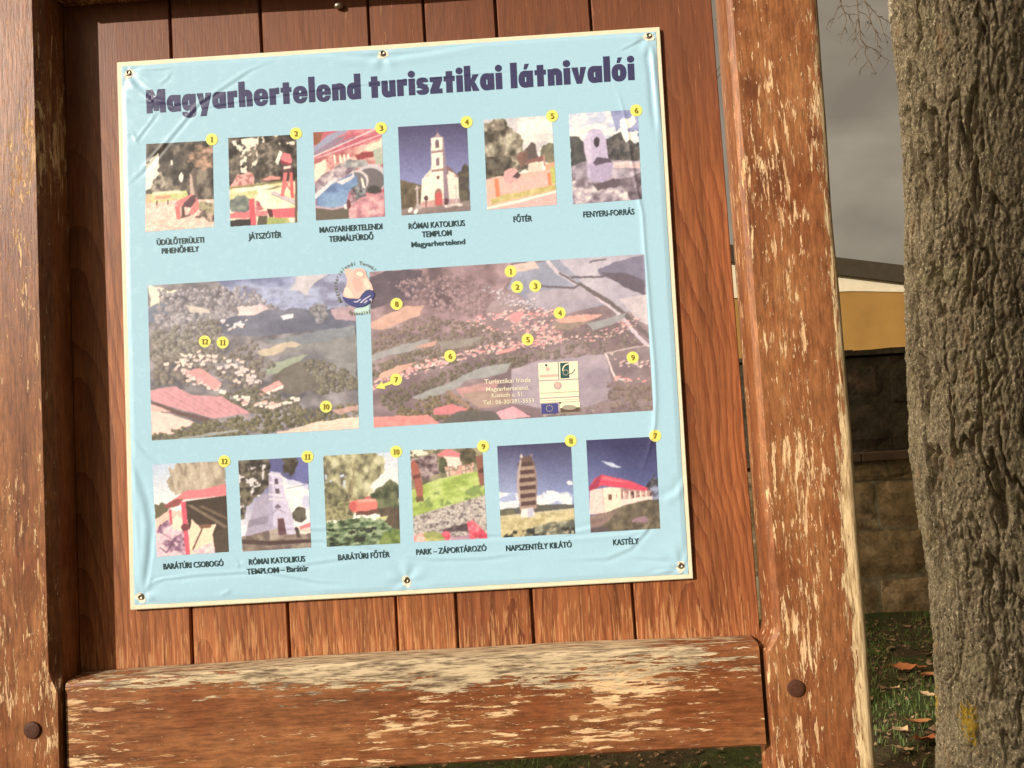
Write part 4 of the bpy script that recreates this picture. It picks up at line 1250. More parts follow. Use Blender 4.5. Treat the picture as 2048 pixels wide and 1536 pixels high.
def pic11(p):
    p.grad((92, 92, 140), (236, 230, 240), .0, .75, None, -.35)
    p.tex(p.pm([(.55, .2), (1, .3), (1, .9), (.6, .9)], .02), [(240, 232, 240), (255, 250, 240), (206, 206, 232)], 4, 6)
    p.poly([(.75, .05), (1, 0), (1, .3), (.8, .24)], (106, 108, 166), .05)
    p.tex(p.pm([(-.05, -.05), (.48, -.05), (.44, .14), (.42, .3), (.3, .4), (.12, .5), (.05, .62), (-.05, .66)], .05, 9), [(52, 46, 44), (82, 74, 66), (124, 114, 98)], 15, 15, 4)
    p.holes(p.pm([(0, .1), (.4, .06), (.3, .4), (.04, .6), (0, .6)]), (222, 214, 216), 17, .64)
    p.tex(p.pm([(.6, -.05), (.84, -.05), (.86, .1), (.76, .2), (.66, .16)], .04), [(56, 50, 44), (96, 88, 76)], 18, 18)
    p.tex(p.em(.84, .64, .1, .09, .03), [(70, 64, 60), (110, 104, 90)], 16, 16)
    p.poly([(.83, .76), (1, .72), (1, .78), (.86, .8)], (226, 120, 124)); p.poly([(.84, .79), (1, .77), (1, .88), (.86, .86)], (248, 216, 206), .01)
    WL = (206, 196, 222)
    p.poly([(.22, .46), (.36, .38), (.42, .42), (.42, .86), (.04, .86)], (172, 162, 186)); p.poly([(.12, .66), (.4, .62), (.4, .7), (.09, .74)], (146, 136, 156))
    p.poly([(.43, .17), (.46, .14), (.6, .16), (.62, .22), (.66, .42), (.74, .62), (.78, .86), (.38, .86), (.42, .4)], WL)
    p.poly([(.43, .17), (.46, .14), (.475, .4), (.46, .86), (.38, .86), (.42, .4)], (176, 166, 194))
    for y, x0, x1 in ((.2, .43, .62), (.29, .44, .64), (.42, .42, .69), (.47, .42, .7)):
        p.line([(x0, y - .03), (x1, y)], .02, (230, 218, 232))
    p.poly([(.51, .22), (.56, .225), (.565, .28), (.51, .28)], (92, 76, 96)); p.poly([(.515, .33), (.57, .335), (.58, .385), (.52, .385)], (92, 76, 92)); p.poly([(.5, .53), (.54, .5), (.585, .53), (.59, .545), (.5, .545)], (110, 92, 110))
    p.line([(.46, .6), (.54, .55), (.64, .6)], .015, (156, 142, 164)); p.poly([(.53, .66), (.62, .66), (.65, .84), (.53, .84)], (100, 68, 76))
    p.line([(.66, .34), (1, .3)], .008, (120, 110, 150))
    p.tex(p.pm([(.0, .84), (.45, .78), (.5, .84), (1, .84), (1, 1), (0, 1)], .01), [(108, 92, 88), (140, 122, 112), (160, 144, 130)], 8, 12)
    p.poly([(0, .86), (.4, .9), (1, .9), (1, .94), (.4, .95), (0, .91)], (84, 66, 66)); p.poly([(.42, .8), (.52, .76), (.54, .86), (.4, .88)], (176, 160, 150), .02); p.poly([(.77, .76), (.82, .76), (.86, .88), (.8, .88)], (84, 70, 68), .02)

def pic10(p):
    p.grad((206, 212, 230), (252, 248, 236), 0, .5)
    p.ell(.16, .24, .12, .14, (190, 206, 236), .04)
    p.tex(p.pm([(-.05, .02), (.2, -.05), (.5, -.05), (.8, .04), (.82, .2), (.66, .34), (.6, .5), (.3, .7), (-.05, .7)], .05, 9), [(104, 98, 84), (146, 140, 110), (186, 180, 142), (214, 208, 176)], 12, 9, 5)
    p.holes(p.pm([(0, .12), (.3, .14), (.28, .36), (.04, .36)]), (204, 214, 236), 10, .56)
    p.tex(p.pm([(0, .3), (.12, .28), (.34, .44), (.36, .7), (0, .72)], .04), [(70, 64, 56), (112, 108, 84), (156, 150, 116)], 12, 12)
    p.tex(p.pm([(.62, .44), (.74, .38), (.9, .3), (1, .36), (1, .72), (.66, .66)], .03), [(62, 66, 54), (86, 90, 70), (120, 122, 92)], 12, 12)
    p.line([(.36, .3), (.3, .6)], .03, (126, 112, 90)); p.line([(.42, .1), (.36, .5)], .02, (150, 136, 106))
    p.tex(p.pm([(0, .56), (.34, .5), (.4, .7), (0, .72)], .04), [(112, 108, 80), (180, 172, 130), (84, 80, 64)], 16, 16)
    p.poly([(.34, .52), (.44, .5), (.68, .5), (.71, .55), (.7, .62), (.4, .64), (.34, .6)], (232, 126, 116)); p.ell(.375, .57, .05, .055, (206, 98, 96)); p.poly([(.45, .5), (.68, .5), (.7, .53), (.45, .53)], (250, 168, 154)); p.poly([(.54, .47), (.62, .47), (.62, .5), (.54, .5)], (190, 110, 104))
    p.poly([(.42, .63), (.7, .61), (.72, .66), (.42, .68)], (110, 72, 66), .02)
    p.tex(p.pm([(.7, .6), (1, .6), (1, .9), (.8, .8)], .02), [(78, 66, 58), (100, 84, 74)], 10, 10); p.poly([(.68, .7), (.84, .69), (.8, .74), (.7, .75)], (206, 204, 150), .02)
    p.tex(p.pm([(-.05, .74), (.3, .7), (.6, .7), (.8, .76), (1, .86), (1, 1.05), (-.05, 1.05)], .04), [(58, 66, 50), (96, 116, 84), (130, 150, 112), (170, 180, 150)], 14, 26, 4)
    p.tex(p.pm([(.76, .86), (1, .86), (1, 1.05), (.7, 1.05)], .03), [(92, 110, 60), (140, 156, 90)], 18, 18); p.holes(p.pm([(0, .8), (.7, .8), (.6, 1), (0, 1)]), (48, 50, 44), 12, .6, 3, 26)

def pic9(p):
    p.tex(p.full(), [(96, 88, 76), (130, 122, 100), (168, 156, 128)], 10, 10)
    p.tex(p.pm([(0, .1), (.36, .04), (.4, .28), (.1, .34), (0, .34)], .03), [(84, 66, 70), (150, 128, 132), (196, 172, 170)], 18, 18)
    p.holes(p.pm([(0, 0), (.4, 0), (.3, .05), (0, .08)]), (236, 228, 206), 14, .5)
    p.poly([(.38, .05), (.52, .0), (.7, .06), (.7, .1), (.38, .08)], (226, 130, 138)); p.poly([(.46, .08), (.7, .1), (.7, .22), (.5, .2)], (246, 218, 206), .005)
    p.tex(p.em(.45, .18, .065, .09, .02), [(70, 74, 54), (98, 100, 76)], 18, 18); p.tex(p.em(.8, .1, .12, .1, .03), [(72, 66, 54), (110, 100, 80)], 18, 18)
    p.tex(p.pm([(.46, .2), (.86, .16), (.86, .3), (.5, .32)], .02), [(206, 150, 140), (236, 196, 180), (120, 96, 80), (240, 220, 206)], 18, 18)
    p.tex(p.pm([(.08, .4), (.4, .32), (.9, .26), (1, .3), (1, .56), (.4, .64), (0, .72), (0, .44)]), [(150, 170, 84), (176, 196, 104), (196, 208, 130)], 6, 16)
    p.holes(p.pm([(0, .5), (1, .4), (1, .54), (0, .68)]), (130, 150, 90), 12, .62)
    p.tex(p.pm([(0, .72), (.4, .64), (1, .52), (1, 1), (0, 1)]), [(120, 108, 110), (190, 178, 172), (226, 216, 208), (160, 146, 146)], 34, 34, 3, 3)
    p.tex(p.pm([(.4, .86), (.7, .84), (.8, .78), (.86, .9), (.4, .93)], .03), [(70, 56, 62), (120, 100, 106)], 20, 20)
    p.tex(p.pm([(.72, .82), (.8, .76), (.9, .86), (1, .96), (1, 1), (.76, 1)], .03), [(206, 70, 92), (232, 96, 116), (246, 140, 150)], 16, 16); p.tex(p.em(.44, .95, .07, .05, .02), [(206, 70, 92), (240, 110, 130)], 16, 16)
    p.tex(p.pm([(.08, .92), (.3, .88), (.42, .96), (.4, 1), (.08, 1)], .03), [(150, 156, 96), (196, 190, 120)], 16, 16); p.tex(p.pm([(0, .94), (.12, .9), (.18, 1), (0, 1)], .02), [(236, 140, 140), (250, 200, 190)], 14, 14); p.poly([(.5, .96), (.76, .95), (.76, 1), (.5, 1)], (190, 150, 170), .01)
    p.poly([(0, .14), (.06, .1), (.12, .2), (.16, .42), (.16, .52), (.07, .53), (.04, .36)], (166, 96, 84), .01); p.poly([(.02, .28), (.13, .26), (.13, .3), (.02, .32)], (110, 66, 62)); p.poly([(.06, .5), (.16, .5), (.16, .56), (.06, .57)], (110, 84, 66), .01)
    p.poly([(.9, .1), (1, .08), (1, .42), (.93, .42)], (140, 92, 80), .01); p.poly([(.93, .24), (1, .22), (1, .28), (.93, .28)], (96, 62, 58))

def pic8(p):
    p.grad((66, 62, 96), (150, 164, 214), 0, .66)
    k = np.clip(1 - np.hypot(p.X - .1, (p.Y - .62)) * 1.5, 0, 1)[..., None]
    p.A = p.A * (1 - .45 * k) + np.array((196, 206, 236)) * .45 * k
    p.tex(p.pm([(0, .5), (.2, .52), (.5, .56), (.7, .52), (.96, .56), (1, .7), (0, .7)], .04), [(214, 216, 232), (250, 246, 244), (255, 252, 246), (170, 180, 220)], 5, 12)
    p.ell(.96, .45, .04, .02, (236, 230, 236), .02); p.ell(.04, .54, .05, .015, (226, 228, 240), .02)
    p.poly([(0, .69), (.3, .68), (.5, .66), (1, .68), (1, .78), (0, .78)], (92, 90, 88), .01)
    p.tex(p.pm([(0, .7), (.2, .69), (.2, .76), (0, .76)], .02), [(126, 122, 96), (90, 88, 74)], 16, 16)
    p.tex(p.pm([(0, .76), (.5, .75), (1, .74), (1, 1), (0, 1)]), [(176, 160, 116), (206, 190, 146), (222, 206, 166)], 14, 22)
    p.poly([(0, .76), (1, .72), (1, .74), (.1, .78)], (206, 192, 160))
    p.tex(p.pm([(.36, .92), (.7, .86), (1, .84), (1, 1), (.3, 1)], .02), [(92, 92, 84), (140, 136, 116), (180, 172, 150)], 22, 22, 3, 3); p.holes(p.pm([(0, .92), (1, .9), (1, 1), (0, 1)]), (60, 58, 54), 16, .58)
    W = [(.315, .13), (.29, .2), (.255, .32), (.245, .45), (.26, .6), (.29, .72)]
    L_ = W + [(.46, .72), (.5, .6), (.52, .45), (.515, .32), (.485, .2), (.455, .13)]
    p.poly(L_, (104, 82, 78))
    for k in range(6):
        y = .2 + k * .085
        p.poly([(.27, y + .045), (.5, y + .035), (.5, y + .075), (.27, y + .085)], (166, 140, 126)); p.poly([(.27, y - .002), (.5, y - .01), (.5, y + .035), (.27, y + .045)], (84, 64, 66))
    p.poly([(.255, .32), (.29, .2), (.315, .13), (.32, .2), (.28, .4), (.29, .7), (.26, .6), (.245, .45)], (190, 168, 164)); p.poly([(.515, .32), (.485, .2), (.47, .16), (.5, .4), (.48, .66), (.5, .6), (.52, .45)], (150, 122, 116))
    p.poly([(.305, .12), (.325, .1), (.345, .14), (.31, .15)], (226, 210, 204)); p.poly([(.44, .13), (.46, .1), (.475, .14)], (160, 140, 140))
    p.poly([(.29, .7), (.45, .69), (.47, .79), (.28, .79)], (244, 230, 226)); p.poly([(.37, .7), (.45, .69), (.45, .79), (.37, .79)], (200, 196, 216))

def pic7(p):
    p.grad((56, 54, 92), (96, 104, 158), .1, .66)
    k = np.clip(1 - np.hypot((p.X - .05), (p.Y - .5)) * 1.8, 0, 1)[..., None]
    p.A = p.A * (1 - .5 * k) + np.array((140, 150, 204)) * .5 * k
    p.poly([(.2, .23), (.34, .26), (.5, .32), (.34, .31)], (200, 206, 232), .01)
    p.tex(p.pm([(.82, .5), (.94, .42), (1, .46), (1, .72), (.84, .7)], .03), [(52, 50, 58), (80, 78, 84), (150, 156, 190)], 14, 14)
    p.poly([(.04, .54), (.3, .52), (.5, .54), (.5, .76), (.22, .8), (.02, .8)], (250, 226, 206)); p.poly([(.02, .54), (.2, .53), (.22, .8), (.0, .8)], (246, 206, 200)); p.line([(.205, .53), (.215, .8)], .008, (190, 160, 160))
    p.poly([(.46, .54), (.9, .58), (.9, .68), (.46, .72)], (170, 130, 126)); p.tex(p.pm([(.48, .58), (.9, .6), (.9, .68), (.48, .7)], .01), [(84, 56, 60), (220, 180, 170), (120, 84, 84)], 14, 10, 3, 3)
    for x in (.5, .58, .66, .74, .82):
        p.line([(x, .58), (x, .7)], .022, (250, 226, 214))
    p.poly([(.46, .66), (.9, .64), (.9, .7), (.46, .74)], (250, 216, 206), .006)
    p.poly([(.0, .52), (.1, .42), (.2, .38), (.62, .47), (.86, .56), (.8, .585), (.44, .53), (.2, .5), (.02, .55)], (214, 76, 100)); p.poly([(.0, .52), (.12, .42), (.2, .38), (.14, .52), (.02, .55)], (166, 60, 86)); p.poly([(.22, .4), (.6, .485), (.4, .47), (.2, .43)], (236, 110, 126))
    p.poly([(.28, .6), (.33, .6), (.33, .66), (.28, .66)], (120, 84, 70)); p.poly([(.39, .6), (.41, .6), (.41, .64), (.39, .64)], (206, 160, 150))
    p.tex(p.pm([(0, .82), (.3, .78), (.52, .72), (.8, .68), (1, .68), (1, 1), (0, 1)], .006), [(84, 74, 66), (104, 94, 80), (124, 112, 94)], 14, 14)
    p.tex(p.pm([(0, .82), (.22, .8), (.44, .76), (.3, .86), (.1, .96), (0, .96)]), [(134, 110, 106), (156, 130, 122)], 6, 8)
    p.ell(.72, .89, .12, .035, (150, 118, 130), .02); p.poly([(.0, .95), (.2, .93), (.3, 1), (0, 1)], (98, 84, 88), .01)

def pan_left(p):
    p.tex(p.full(), [(86, 82, 92), (112, 106, 112), (136, 128, 134), (156, 148, 156)], 9, 18, 4)
    p.tex(p.pm([(.3, -.05), (1, -.05), (1, .3), (.6, .3), (.5, .2)], .03), [(110, 114, 150), (140, 146, 184), (166, 172, 204), (120, 120, 150)], 6, 14)
    p.poly([(.72, 0), (.86, -.02), (.78, .14), (.68, .1)], (196, 188, 196), .03); p.poly([(0, .0), (.16, .04), (.06, .13), (0, .15)], (244, 232, 206), .03); p.poly([(.0, .14), (.1, .12), (.1, .22), (0, .24)], (112, 120, 140), .03)
    p.trees([(.05, .03), (.5, .05), (.62, .2), (.5, .28), (.2, .3), (.02, .32)], 170, .013, .02, (88, 84, 98), (140, 132, 140), (186, 176, 180))
    p.poly([(.18, .15), (.28, .17), (.3, .2), (.2, .19)], (200, 186, 180), .02); p.tex(p.pm([(.42, .18), (.56, .17), (.62, .22), (.44, .27)], .02), [(206, 180, 184), (230, 206, 206)], 12, 20)
    p.tex(p.pm([(.34, .26), (.6, .2), (1, .24), (1, .36), (.6, .37), (.36, .35)], .02), [(92, 92, 112), (116, 116, 134)], 6, 16)
    p.poly([(.64, .25), (.7, .24), (.7, .27), (.65, .28)], (236, 230, 236), .006)
    p.trees([(.78, .2), (.85, .2), (.86, .3), (.78, .3)], 16, .016, .02, (80, 80, 92), (122, 118, 126), (160, 154, 160))
    p.tex(p.pm([(.88, .22), (1, .2), (1, .31), (.9, .29)], .015), [(190, 160, 170), (160, 134, 148)], 6, 10)
    p.tex(p.pm([(.55, .4), (1, .34), (1, .48), (.7, .46)], .015), [(118, 122, 134), (140, 142, 150)], 5, 12)
    p.poly([(.53, .46), (.7, .42), (.74, .45), (.6, .5), (.54, .5)], (196, 178, 158), .012); p.tex(p.pm([(.66, .46), (1, .4), (1, .68), (.72, .66), (.6, .56)], .015), [(120, 118, 122), (140, 136, 138), (108, 106, 114)], 5, 10)
    p.poly([(.56, .56), (.76, .5), (.66, .6), (.56, .62)], (150, 156, 140), .015)
    p.trees([(.02, .3), (.34, .24), (.36, .36), (.34, .46), (0, .5)], 110, .014, .024, (72, 66, 68), (116, 108, 104), (158, 148, 140))
    p.trees([(.02, .46), (.5, .4), (.6, .56), (.5, .7), (.02, .64)], 110, .013, .022, (70, 62, 62), (112, 102, 98), (150, 138, 128))
    p.trees([(.68, .64), (.74, .54), (.84, .54), (.94, .62), (1, .68), (1, .74), (.82, .76)], 110, .012, .018, (62, 58, 54), (100, 94, 84), (146, 138, 122))
    p.tex(p.pm([(.6, .62), (.72, .54), (.82, .72), (.7, .76), (.58, .72)], .015), [(96, 88, 84), (114, 106, 100)], 8, 10)
    p.houses([(.36, .26), (.42, .3), (.46, .28)], 14, .02, .014, [(226, 220, 230), (200, 190, 200)]); p.houses([(.1, .5), (.2, .5), (.34, .48)], 26, .03, .014, [(226, 200, 190), (206, 190, 190), (240, 214, 200)])
    p.houses([(.16, .56), (.24, .62), (.32, .68)], 30, .02, .018, [(226, 150, 150), (206, 170, 170), (240, 196, 190)]); p.houses([(.34, .5), (.44, .58), (.5, .66)], 26, .035, .015, [(214, 200, 200), (196, 180, 184), (236, 206, 196)])
    p.poly([(.18, .57), (.24, .55), (.34, .66), (.3, .7), (.26, .64)], (224, 150, 152), .01); p.poly([(.52, .72), (.62, .66), (.64, .69), (.53, .75)], (232, 160, 158)); p.poly([(.53, .75), (.64, .69), (.64, .71), (.53, .77)], (250, 226, 220))
    p.trees([(.3, .74), (.5, .7), (.7, .78), (.72, .86), (.5, .86), (.42, .82)], 70, .014, .02, (58, 54, 50), (96, 90, 78), (136, 126, 108))
    p.houses([(.38, .72), (.5, .8), (.58, .82), (.7, .78)], 16, .02, .018, [(240, 206, 200), (252, 232, 222), (230, 170, 166)])
    p.poly([(0, .68), (.12, .66), (.2, .72), (.34, .74), (.48, .86), (.3, .88), (.16, .82), (0, .74)], (206, 146, 154), .008)
    for k in range(7):
        p.line([(.02 + .05 * k, .68 + .01 * k), (.2 + .045 * k, .83 + .01 * k)], .004, (190, 128, 138))
    p.poly([(0, .75), (.02, .75), (.16, .83), (.3, .89), (.26, .9), (.12, .84), (0, .78)], (98, 74, 72), .006); p.poly([(0, .79), (.12, .85), (.22, .9), (.1, .97), (0, .97)], (246, 200, 190), .01); p.poly([(0, .76), (.1, .82), (0, .81)], (226, 176, 170))
    p.trees([(.0, .97), (.1, .94), (.24, .9), (.5, .88), (.7, .86), (1, .84), (1, .92), (.7, .96), (.4, 1.0), (0, 1.02)], 150, .014, .02, (52, 50, 42), (94, 88, 70), (136, 126, 100))
    p.tex(p.pm([(.6, .99), (.8, .94), (1, .92), (1, 1), (.6, 1)], .006), [(216, 176, 160), (236, 206, 190)], 5, 10); p.poly([(.14, .99), (.42, .955), (.42, .97), (.2, 1), (.12, 1)], (150, 150, 150), .005); p.poly([(.86, .87), (1, .84), (1, .87), (.9, .9)], (190, 150, 144), .01)

def pan_right(p):
    p.tex(p.full(), [(116, 96, 104), (138, 116, 122), (158, 136, 142)], 8, 14, 4)
    p.tex(p.pm([(0, 0), (.52, 0), (.46, .24), (.36, .44), (.14, .4), (0, .34)], .02), [(96, 78, 86), (128, 104, 110), (152, 124, 132), (172, 142, 150)], 12, 14, 5)
    p.tex(p.pm([(.0, .02), (.2, .02), (.16, .18), (.0, .24)], .03), [(84, 72, 84), (112, 96, 108)], 9, 12)
    p.trees([(.06, .08), (.3, .04), (.44, .16), (.4, .34), (.2, .26)], 130, .007, .011, (110, 88, 96), (140, 114, 120), (168, 140, 144))
    p.tex(p.pm([(.54, .02), (.68, 0), (.8, .16), (.88, .3), (.7, .34), (.58, .26), (.5, .16)], .008), [(140, 142, 164), (158, 158, 178)], 5, 9)
    p.poly([(.52, .02), (.6, .0), (.62, .05), (.53, .07)], (214, 186, 180), .01); p.tex(p.pm([(.68, -.02), (1, -.02), (1, .4), (.88, .34), (.78, .18)], .005), [(170, 160, 178), (190, 180, 194)], 4, 8)
    p.poly([(.83, .08), (.9, .03), (1, .0), (1, .24), (.93, .2), (.84, .12)], (118, 112, 136), .012); p.poly([(.84, .1), (.93, .12), (1, .17), (1, .27), (.93, .21)], (92, 82, 96), .01); p.line([(.72, .12), (.84, .13), (.86, .12)], .008, (98, 88, 100)); p.line([(.8, .03), (.86, .02)], .006, (104, 94, 106))
    p.poly([(.9, .28), (1, .26), (1, .46), (.96, .42)], (196, 182, 190), .008)
    p.line([(.65, .01), (.68, .08), (.78, .2), (.88, .34), (.96, .52), (1, .6)], .014, (206, 190, 202)); p.line([(.76, .17), (.87, .3), (.93, .4), (1, .53)], .016, (104, 92, 96)); p.line([(.69, .09), (.75, .16)], .008, (110, 98, 104))
    p.tex(p.pm([(.56, .2), (.76, .18), (.84, .3), (.7, .36), (.6, .3)], .008), [(154, 142, 160), (172, 160, 174)], 5, 9); p.line([(.6, .16), (.74, .19), (.76, .17)], .008, (100, 90, 100))
    p.poly([(0, .32), (.12, .24), (.2, .24), (.18, .3), (.04, .38), (0, .36)], (206, 162, 148), .01)
    p.trees([(.0, .4), (.2, .3), (.4, .38), (.5, .46), (.34, .54), (0, .56)], 190, .007, .011, (84, 72, 68), (118, 102, 96), (150, 132, 122))
    p.poly([(0, .54), (.12, .47), (.22, .46), (.2, .5), (.06, .55), (0, .58)], (156, 152, 154), .01); p.poly([(.14, .5), (.24, .47), (.22, .51)], (196, 150, 140), .01); p.tex(p.pm([(.24, .48), (.4, .46), (.38, .51), (.26, .53)], .01), [(150, 140, 134), (136, 126, 122)], 8, 8)
    p.trees([(.0, .6), (.2, .52), (.34, .54), (.3, .62), (.1, .66), (0, .68)], 110, .007, .011, (78, 68, 60), (108, 96, 86), (140, 126, 112))
    p.trees([(.36, .5), (.5, .42), (.66, .46), (.9, .42), (.96, .56), (.8, .66), (.5, .66), (.36, .6)], 200, .006, .01, (84, 72, 72), (116, 102, 98), (146, 130, 124))
    p.poly([(.66, .38), (.72, .36), (.84, .37), (.8, .4), (.7, .42)], (222, 162, 152), .008); p.tex(p.pm([(.78, .42), (.92, .37), (.9, .42), (.8, .47)], .008), [(148, 144, 150), (160, 156, 160)], 6, 8); p.poly([(.66, .4), (.8, .41), (.72, .45), (.66, .44)], (150, 130, 120), .01)
    p.houses([(.44, .14), (.5, .24), (.56, .26), (.6, .32)], 50, .025, .007, [(190, 180, 196), (214, 200, 210), (160, 150, 170)], (226, 220, 226))
    PK = [(232, 140, 146), (240, 166, 166), (214, 128, 134), (250, 196, 190), (206, 176, 180)]
    p.houses([(.36, .36), (.46, .34), (.56, .34), (.64, .34)], 70, .025, .008, PK); p.houses([(.5, .42), (.58, .4), (.62, .46), (.66, .5)], 90, .04, .008, PK)
    p.poly([(.5, .36), (.54, .31), (.56, .34), (.53, .39)], (230, 146, 152), .008)
    p.houses([(.0, .74), (.1, .67), (.2, .62), (.26, .6)], 90, .018, .009, PK, (255, 236, 230)); p.houses([(.34, .58), (.44, .54), (.56, .52), (.66, .52)], 90, .022, .009, PK, (255, 232, 226)); p.houses([(.7, .5), (.8, .52), (.9, .46), (.94, .42)], 46, .025, .007, PK)
    p.poly([(.46, .56), (.52, .54), (.52, .56), (.46, .58)], (240, 150, 150)); p.poly([(.03, .66), (.08, .62), (.16, .6), (.1, .66), (.02, .7)], (216, 166, 150), .012)
    p.trees([(.0, .8), (.1, .76), (.26, .66), (.34, .62), (.56, .6), (.54, .68), (.3, .72), (.16, .8), (.06, .9)], 120, .007, .011, (66, 58, 54), (96, 86, 76), (128, 116, 100))
    p.tex(p.pm([(.14, .82), (.28, .74), (.38, .66), (.5, .64), (.48, .7), (.34, .74), (.3, .78), (.18, .84)], .008), [(146, 144, 146), (166, 164, 164)], 6, 8)
    p.tex(p.pm([(.5, .68), (.6, .64), (.84, .62), (.86, .9), (.7, .98), (.5, .9)], .01), [(148, 132, 148), (166, 150, 164), (178, 160, 172)], 6, 9)
    p.tex(p.pm([(.3, .78), (.46, .74), (.44, .82), (.32, .84)], .01), [(190, 140, 140), (170, 134, 132)], 6, 8); p.tex(p.pm([(.32, .82), (.48, .8), (.5, .9), (.38, .92)], .01), [(150, 124, 116), (170, 142, 132)], 8, 8)
    p.trees([(.1, .88), (.2, .82), (.3, .82), (.36, .92), (.42, .98), (.2, .98), (.04, .98)], 90, .009, .014, (64, 54, 44), (104, 90, 72), (140, 124, 98))
    p.poly([(.22, .9), (.28, .88), (.34, .92), (.3, .95), (.22, .94)], (206, 122, 130), .01); p.tex(p.pm([(0, .98), (.2, .97), (.26, 1.02), (0, 1.05)]), [(214, 132, 130), (226, 150, 146)], 5, 9); p.poly([(0, .93), (.2, .94), (.24, 1), (0, 1.02)], (220, 136, 134), .004)
    p.line([(.27, .8), (.34, .9)], .014, (150, 118, 104)); p.poly([(.24, 1), (.3, .93), (.42, .94), (.48, 1)], (92, 86, 84), .01); p.poly([(.44, .95), (.5, .92), (.56, .99), (.5, 1.0), (.46, 1)], (232, 162, 176), .006)
    p.tex(p.pm([(.84, .56), (1, .6), (1, 1), (.82, 1), (.86, .8)], .01), [(118, 100, 108), (138, 120, 126), (128, 106, 108)], 10, 12)
    p.line([(.84, .62), (.87, .78), (.9, .79)], .007, (226, 206, 206)); p.line([(.84, .62), (.9, .6), (1, .58)], .005, (196, 176, 180)); p.houses([(.88, .64), (.94, .7), (.98, .68)], 22, .025, .008, [(240, 214, 210), (224, 170, 170)]); p.houses([(.89, .74), (.9, .8), (.98, .8)], 12, .014, .009, [(236, 128, 130), (240, 160, 156)])
    p.trees([(.84, .8), (1, .84), (1, 1), (.84, 1)], 60, .008, .01, (96, 80, 78), (120, 102, 98), (140, 122, 112))
    p.trees([(.6, .94), (.8, .94), (.8, .99), (.6, .99)], 24, .008, .01, (120, 104, 106), (140, 124, 126), (150, 136, 136))

def picture(name, quad, fn, w, h, seed, label=None, off=0.00025):
    p = Pic(w, h, seed)
    fn(p)
    p.grain(6)
    i, j = np.meshgrid(np.linspace(0, 1, w), np.linspace(0, 1, h), indexing='xy')
    a, b = i.ravel()[:, None], j.ravel()[:, None]
    tl, tr, br, bl = [np.array([q], float) for q in quad]
    P = (tl * (1 - a) + tr * a) * (1 - b) + (bl * (1 - a) + br * a) * b
    o = mesh_obj(name, lay(P, off), grid_faces(w, h)[:, ::-1].copy(), M_PRINT, sign, True, p.out().reshape(-1, 3))
    if label:
        o['label'] = label
    return o

PICS = [
    (pic1, [(293, 289), (425.6, 282), (428.5, 454.6), (291, 465)], 'printed photo of a red bench beneath dark trees'),
    (pic2, [(456.6, 277), (592.6, 270), (595.5, 445.8), (461, 454.6)], 'printed photo of a playground with a red climbing tower'),
    (pic3, [(626.3, 265.6), (762.6, 257.4), (769.9, 434), (632, 442)], 'printed photo of a spa pool under red roofs'),
    (pic4, [(795.7, 254.8), (933.4, 246.6), (940.7, 422.4), (803, 432)], 'printed photo of a white church with a red door'),
    (pic5, [(967, 240.7), (1103, 232), (1113.6, 410.6), (974.4, 421)], 'printed photo of a square with a stone and large tree'),
    (pic6, [(1137, 229), (1274.7, 220), (1283.5, 399.8), (1145.8, 409.8)], 'printed photo of a pale carved spring stone'),
    (pic12, [(305, 929.4), (449.7, 922.9), (458, 1103.5), (314.6, 1113.5)], 'printed photo of a red roofed shelter'),
    (pic11, [(476.6, 921.7), (615.3, 914.4), (622.4, 1095), (485, 1103)], 'printed photo of a church seen from below between leaves'),
    (pic10, [(646, 912.4), (795, 904), (800, 1086.6), (653.6, 1093.6)], 'printed photo of a red barrel among green shrubs'),
    (pic9, [(820, 901.5), (964, 895.7), (974.3, 1076.7), (827.8, 1083.8)], 'printed photo of a park lawn with white and red flowers'),
    (pic8, [(994, 892.7), (1141.3, 884.5), (1150, 1067), (1002, 1075.3)], 'printed photo of a bulging wooden lookout tower'),
    (pic7, [(1172, 881), (1311, 873.7), (1320, 1056.8), (1181, 1065)], 'printed photo of a cream house with a red roof'),
]
for i, (fn, q, lb) in enumerate(PICS):
    picture('printed_photo', q, fn, 100, 126, 100 * i + 11, lb)
picture('aerial_view', [(295.6, 572.6), (709, 546), (718, 858), (304.4, 881.6)], pan_left, 300, 222, 5001, 'printed aerial view of a village with a pink ploughed field')
picture('aerial_view', [(738.5, 545), (1287.5, 509.4), (1306, 821.6), (747.4, 855.8)], pan_right, 400, 230, 6001, 'printed aerial view of a village among hills, fields and a road')

# -------- logo panels on the right aerial view
def flat(name, pts, mat, off, parent=None):
    return mesh_obj(name, lay(np.array(pts, float), off), [tuple(range(len(pts)))[::-1]], mat, parent or sign)
def solid(c, nm):
    return plain(nm, tuple(lin(c)), 0.34, 0.4)
M_PCREAM, M_TEAL, M_PINKP, M_BLUEP, M_BROWNP = solid((255, 243, 212), 'cream_print'), solid((58, 92, 92), 'teal_print'), solid((246, 190, 176), 'pink_print'), solid((84, 86, 146), 'blue_print'), solid((110, 92, 82), 'brown_print')
M_LILAC, M_GOLD = solid((200, 176, 176), 'lilac_print'), solid((176, 168, 150), 'gold_print')
def cell(x0, x1, y0, y1):
    f = lambda x, y: (x + 0.035 * (y - 722), y - 0.05 * (x - 1076))
    return [f(x0, y0), f(x1, y0), f(x1, y1), f(x0, y1)]
def circ(cx, cy, r, n=24, ry=None):
    return [(cx + r * math.cos(2 * math.pi * k / n), cy + (ry or r) * math.sin(2 * math.pi * k / n)) for k in range(n)]
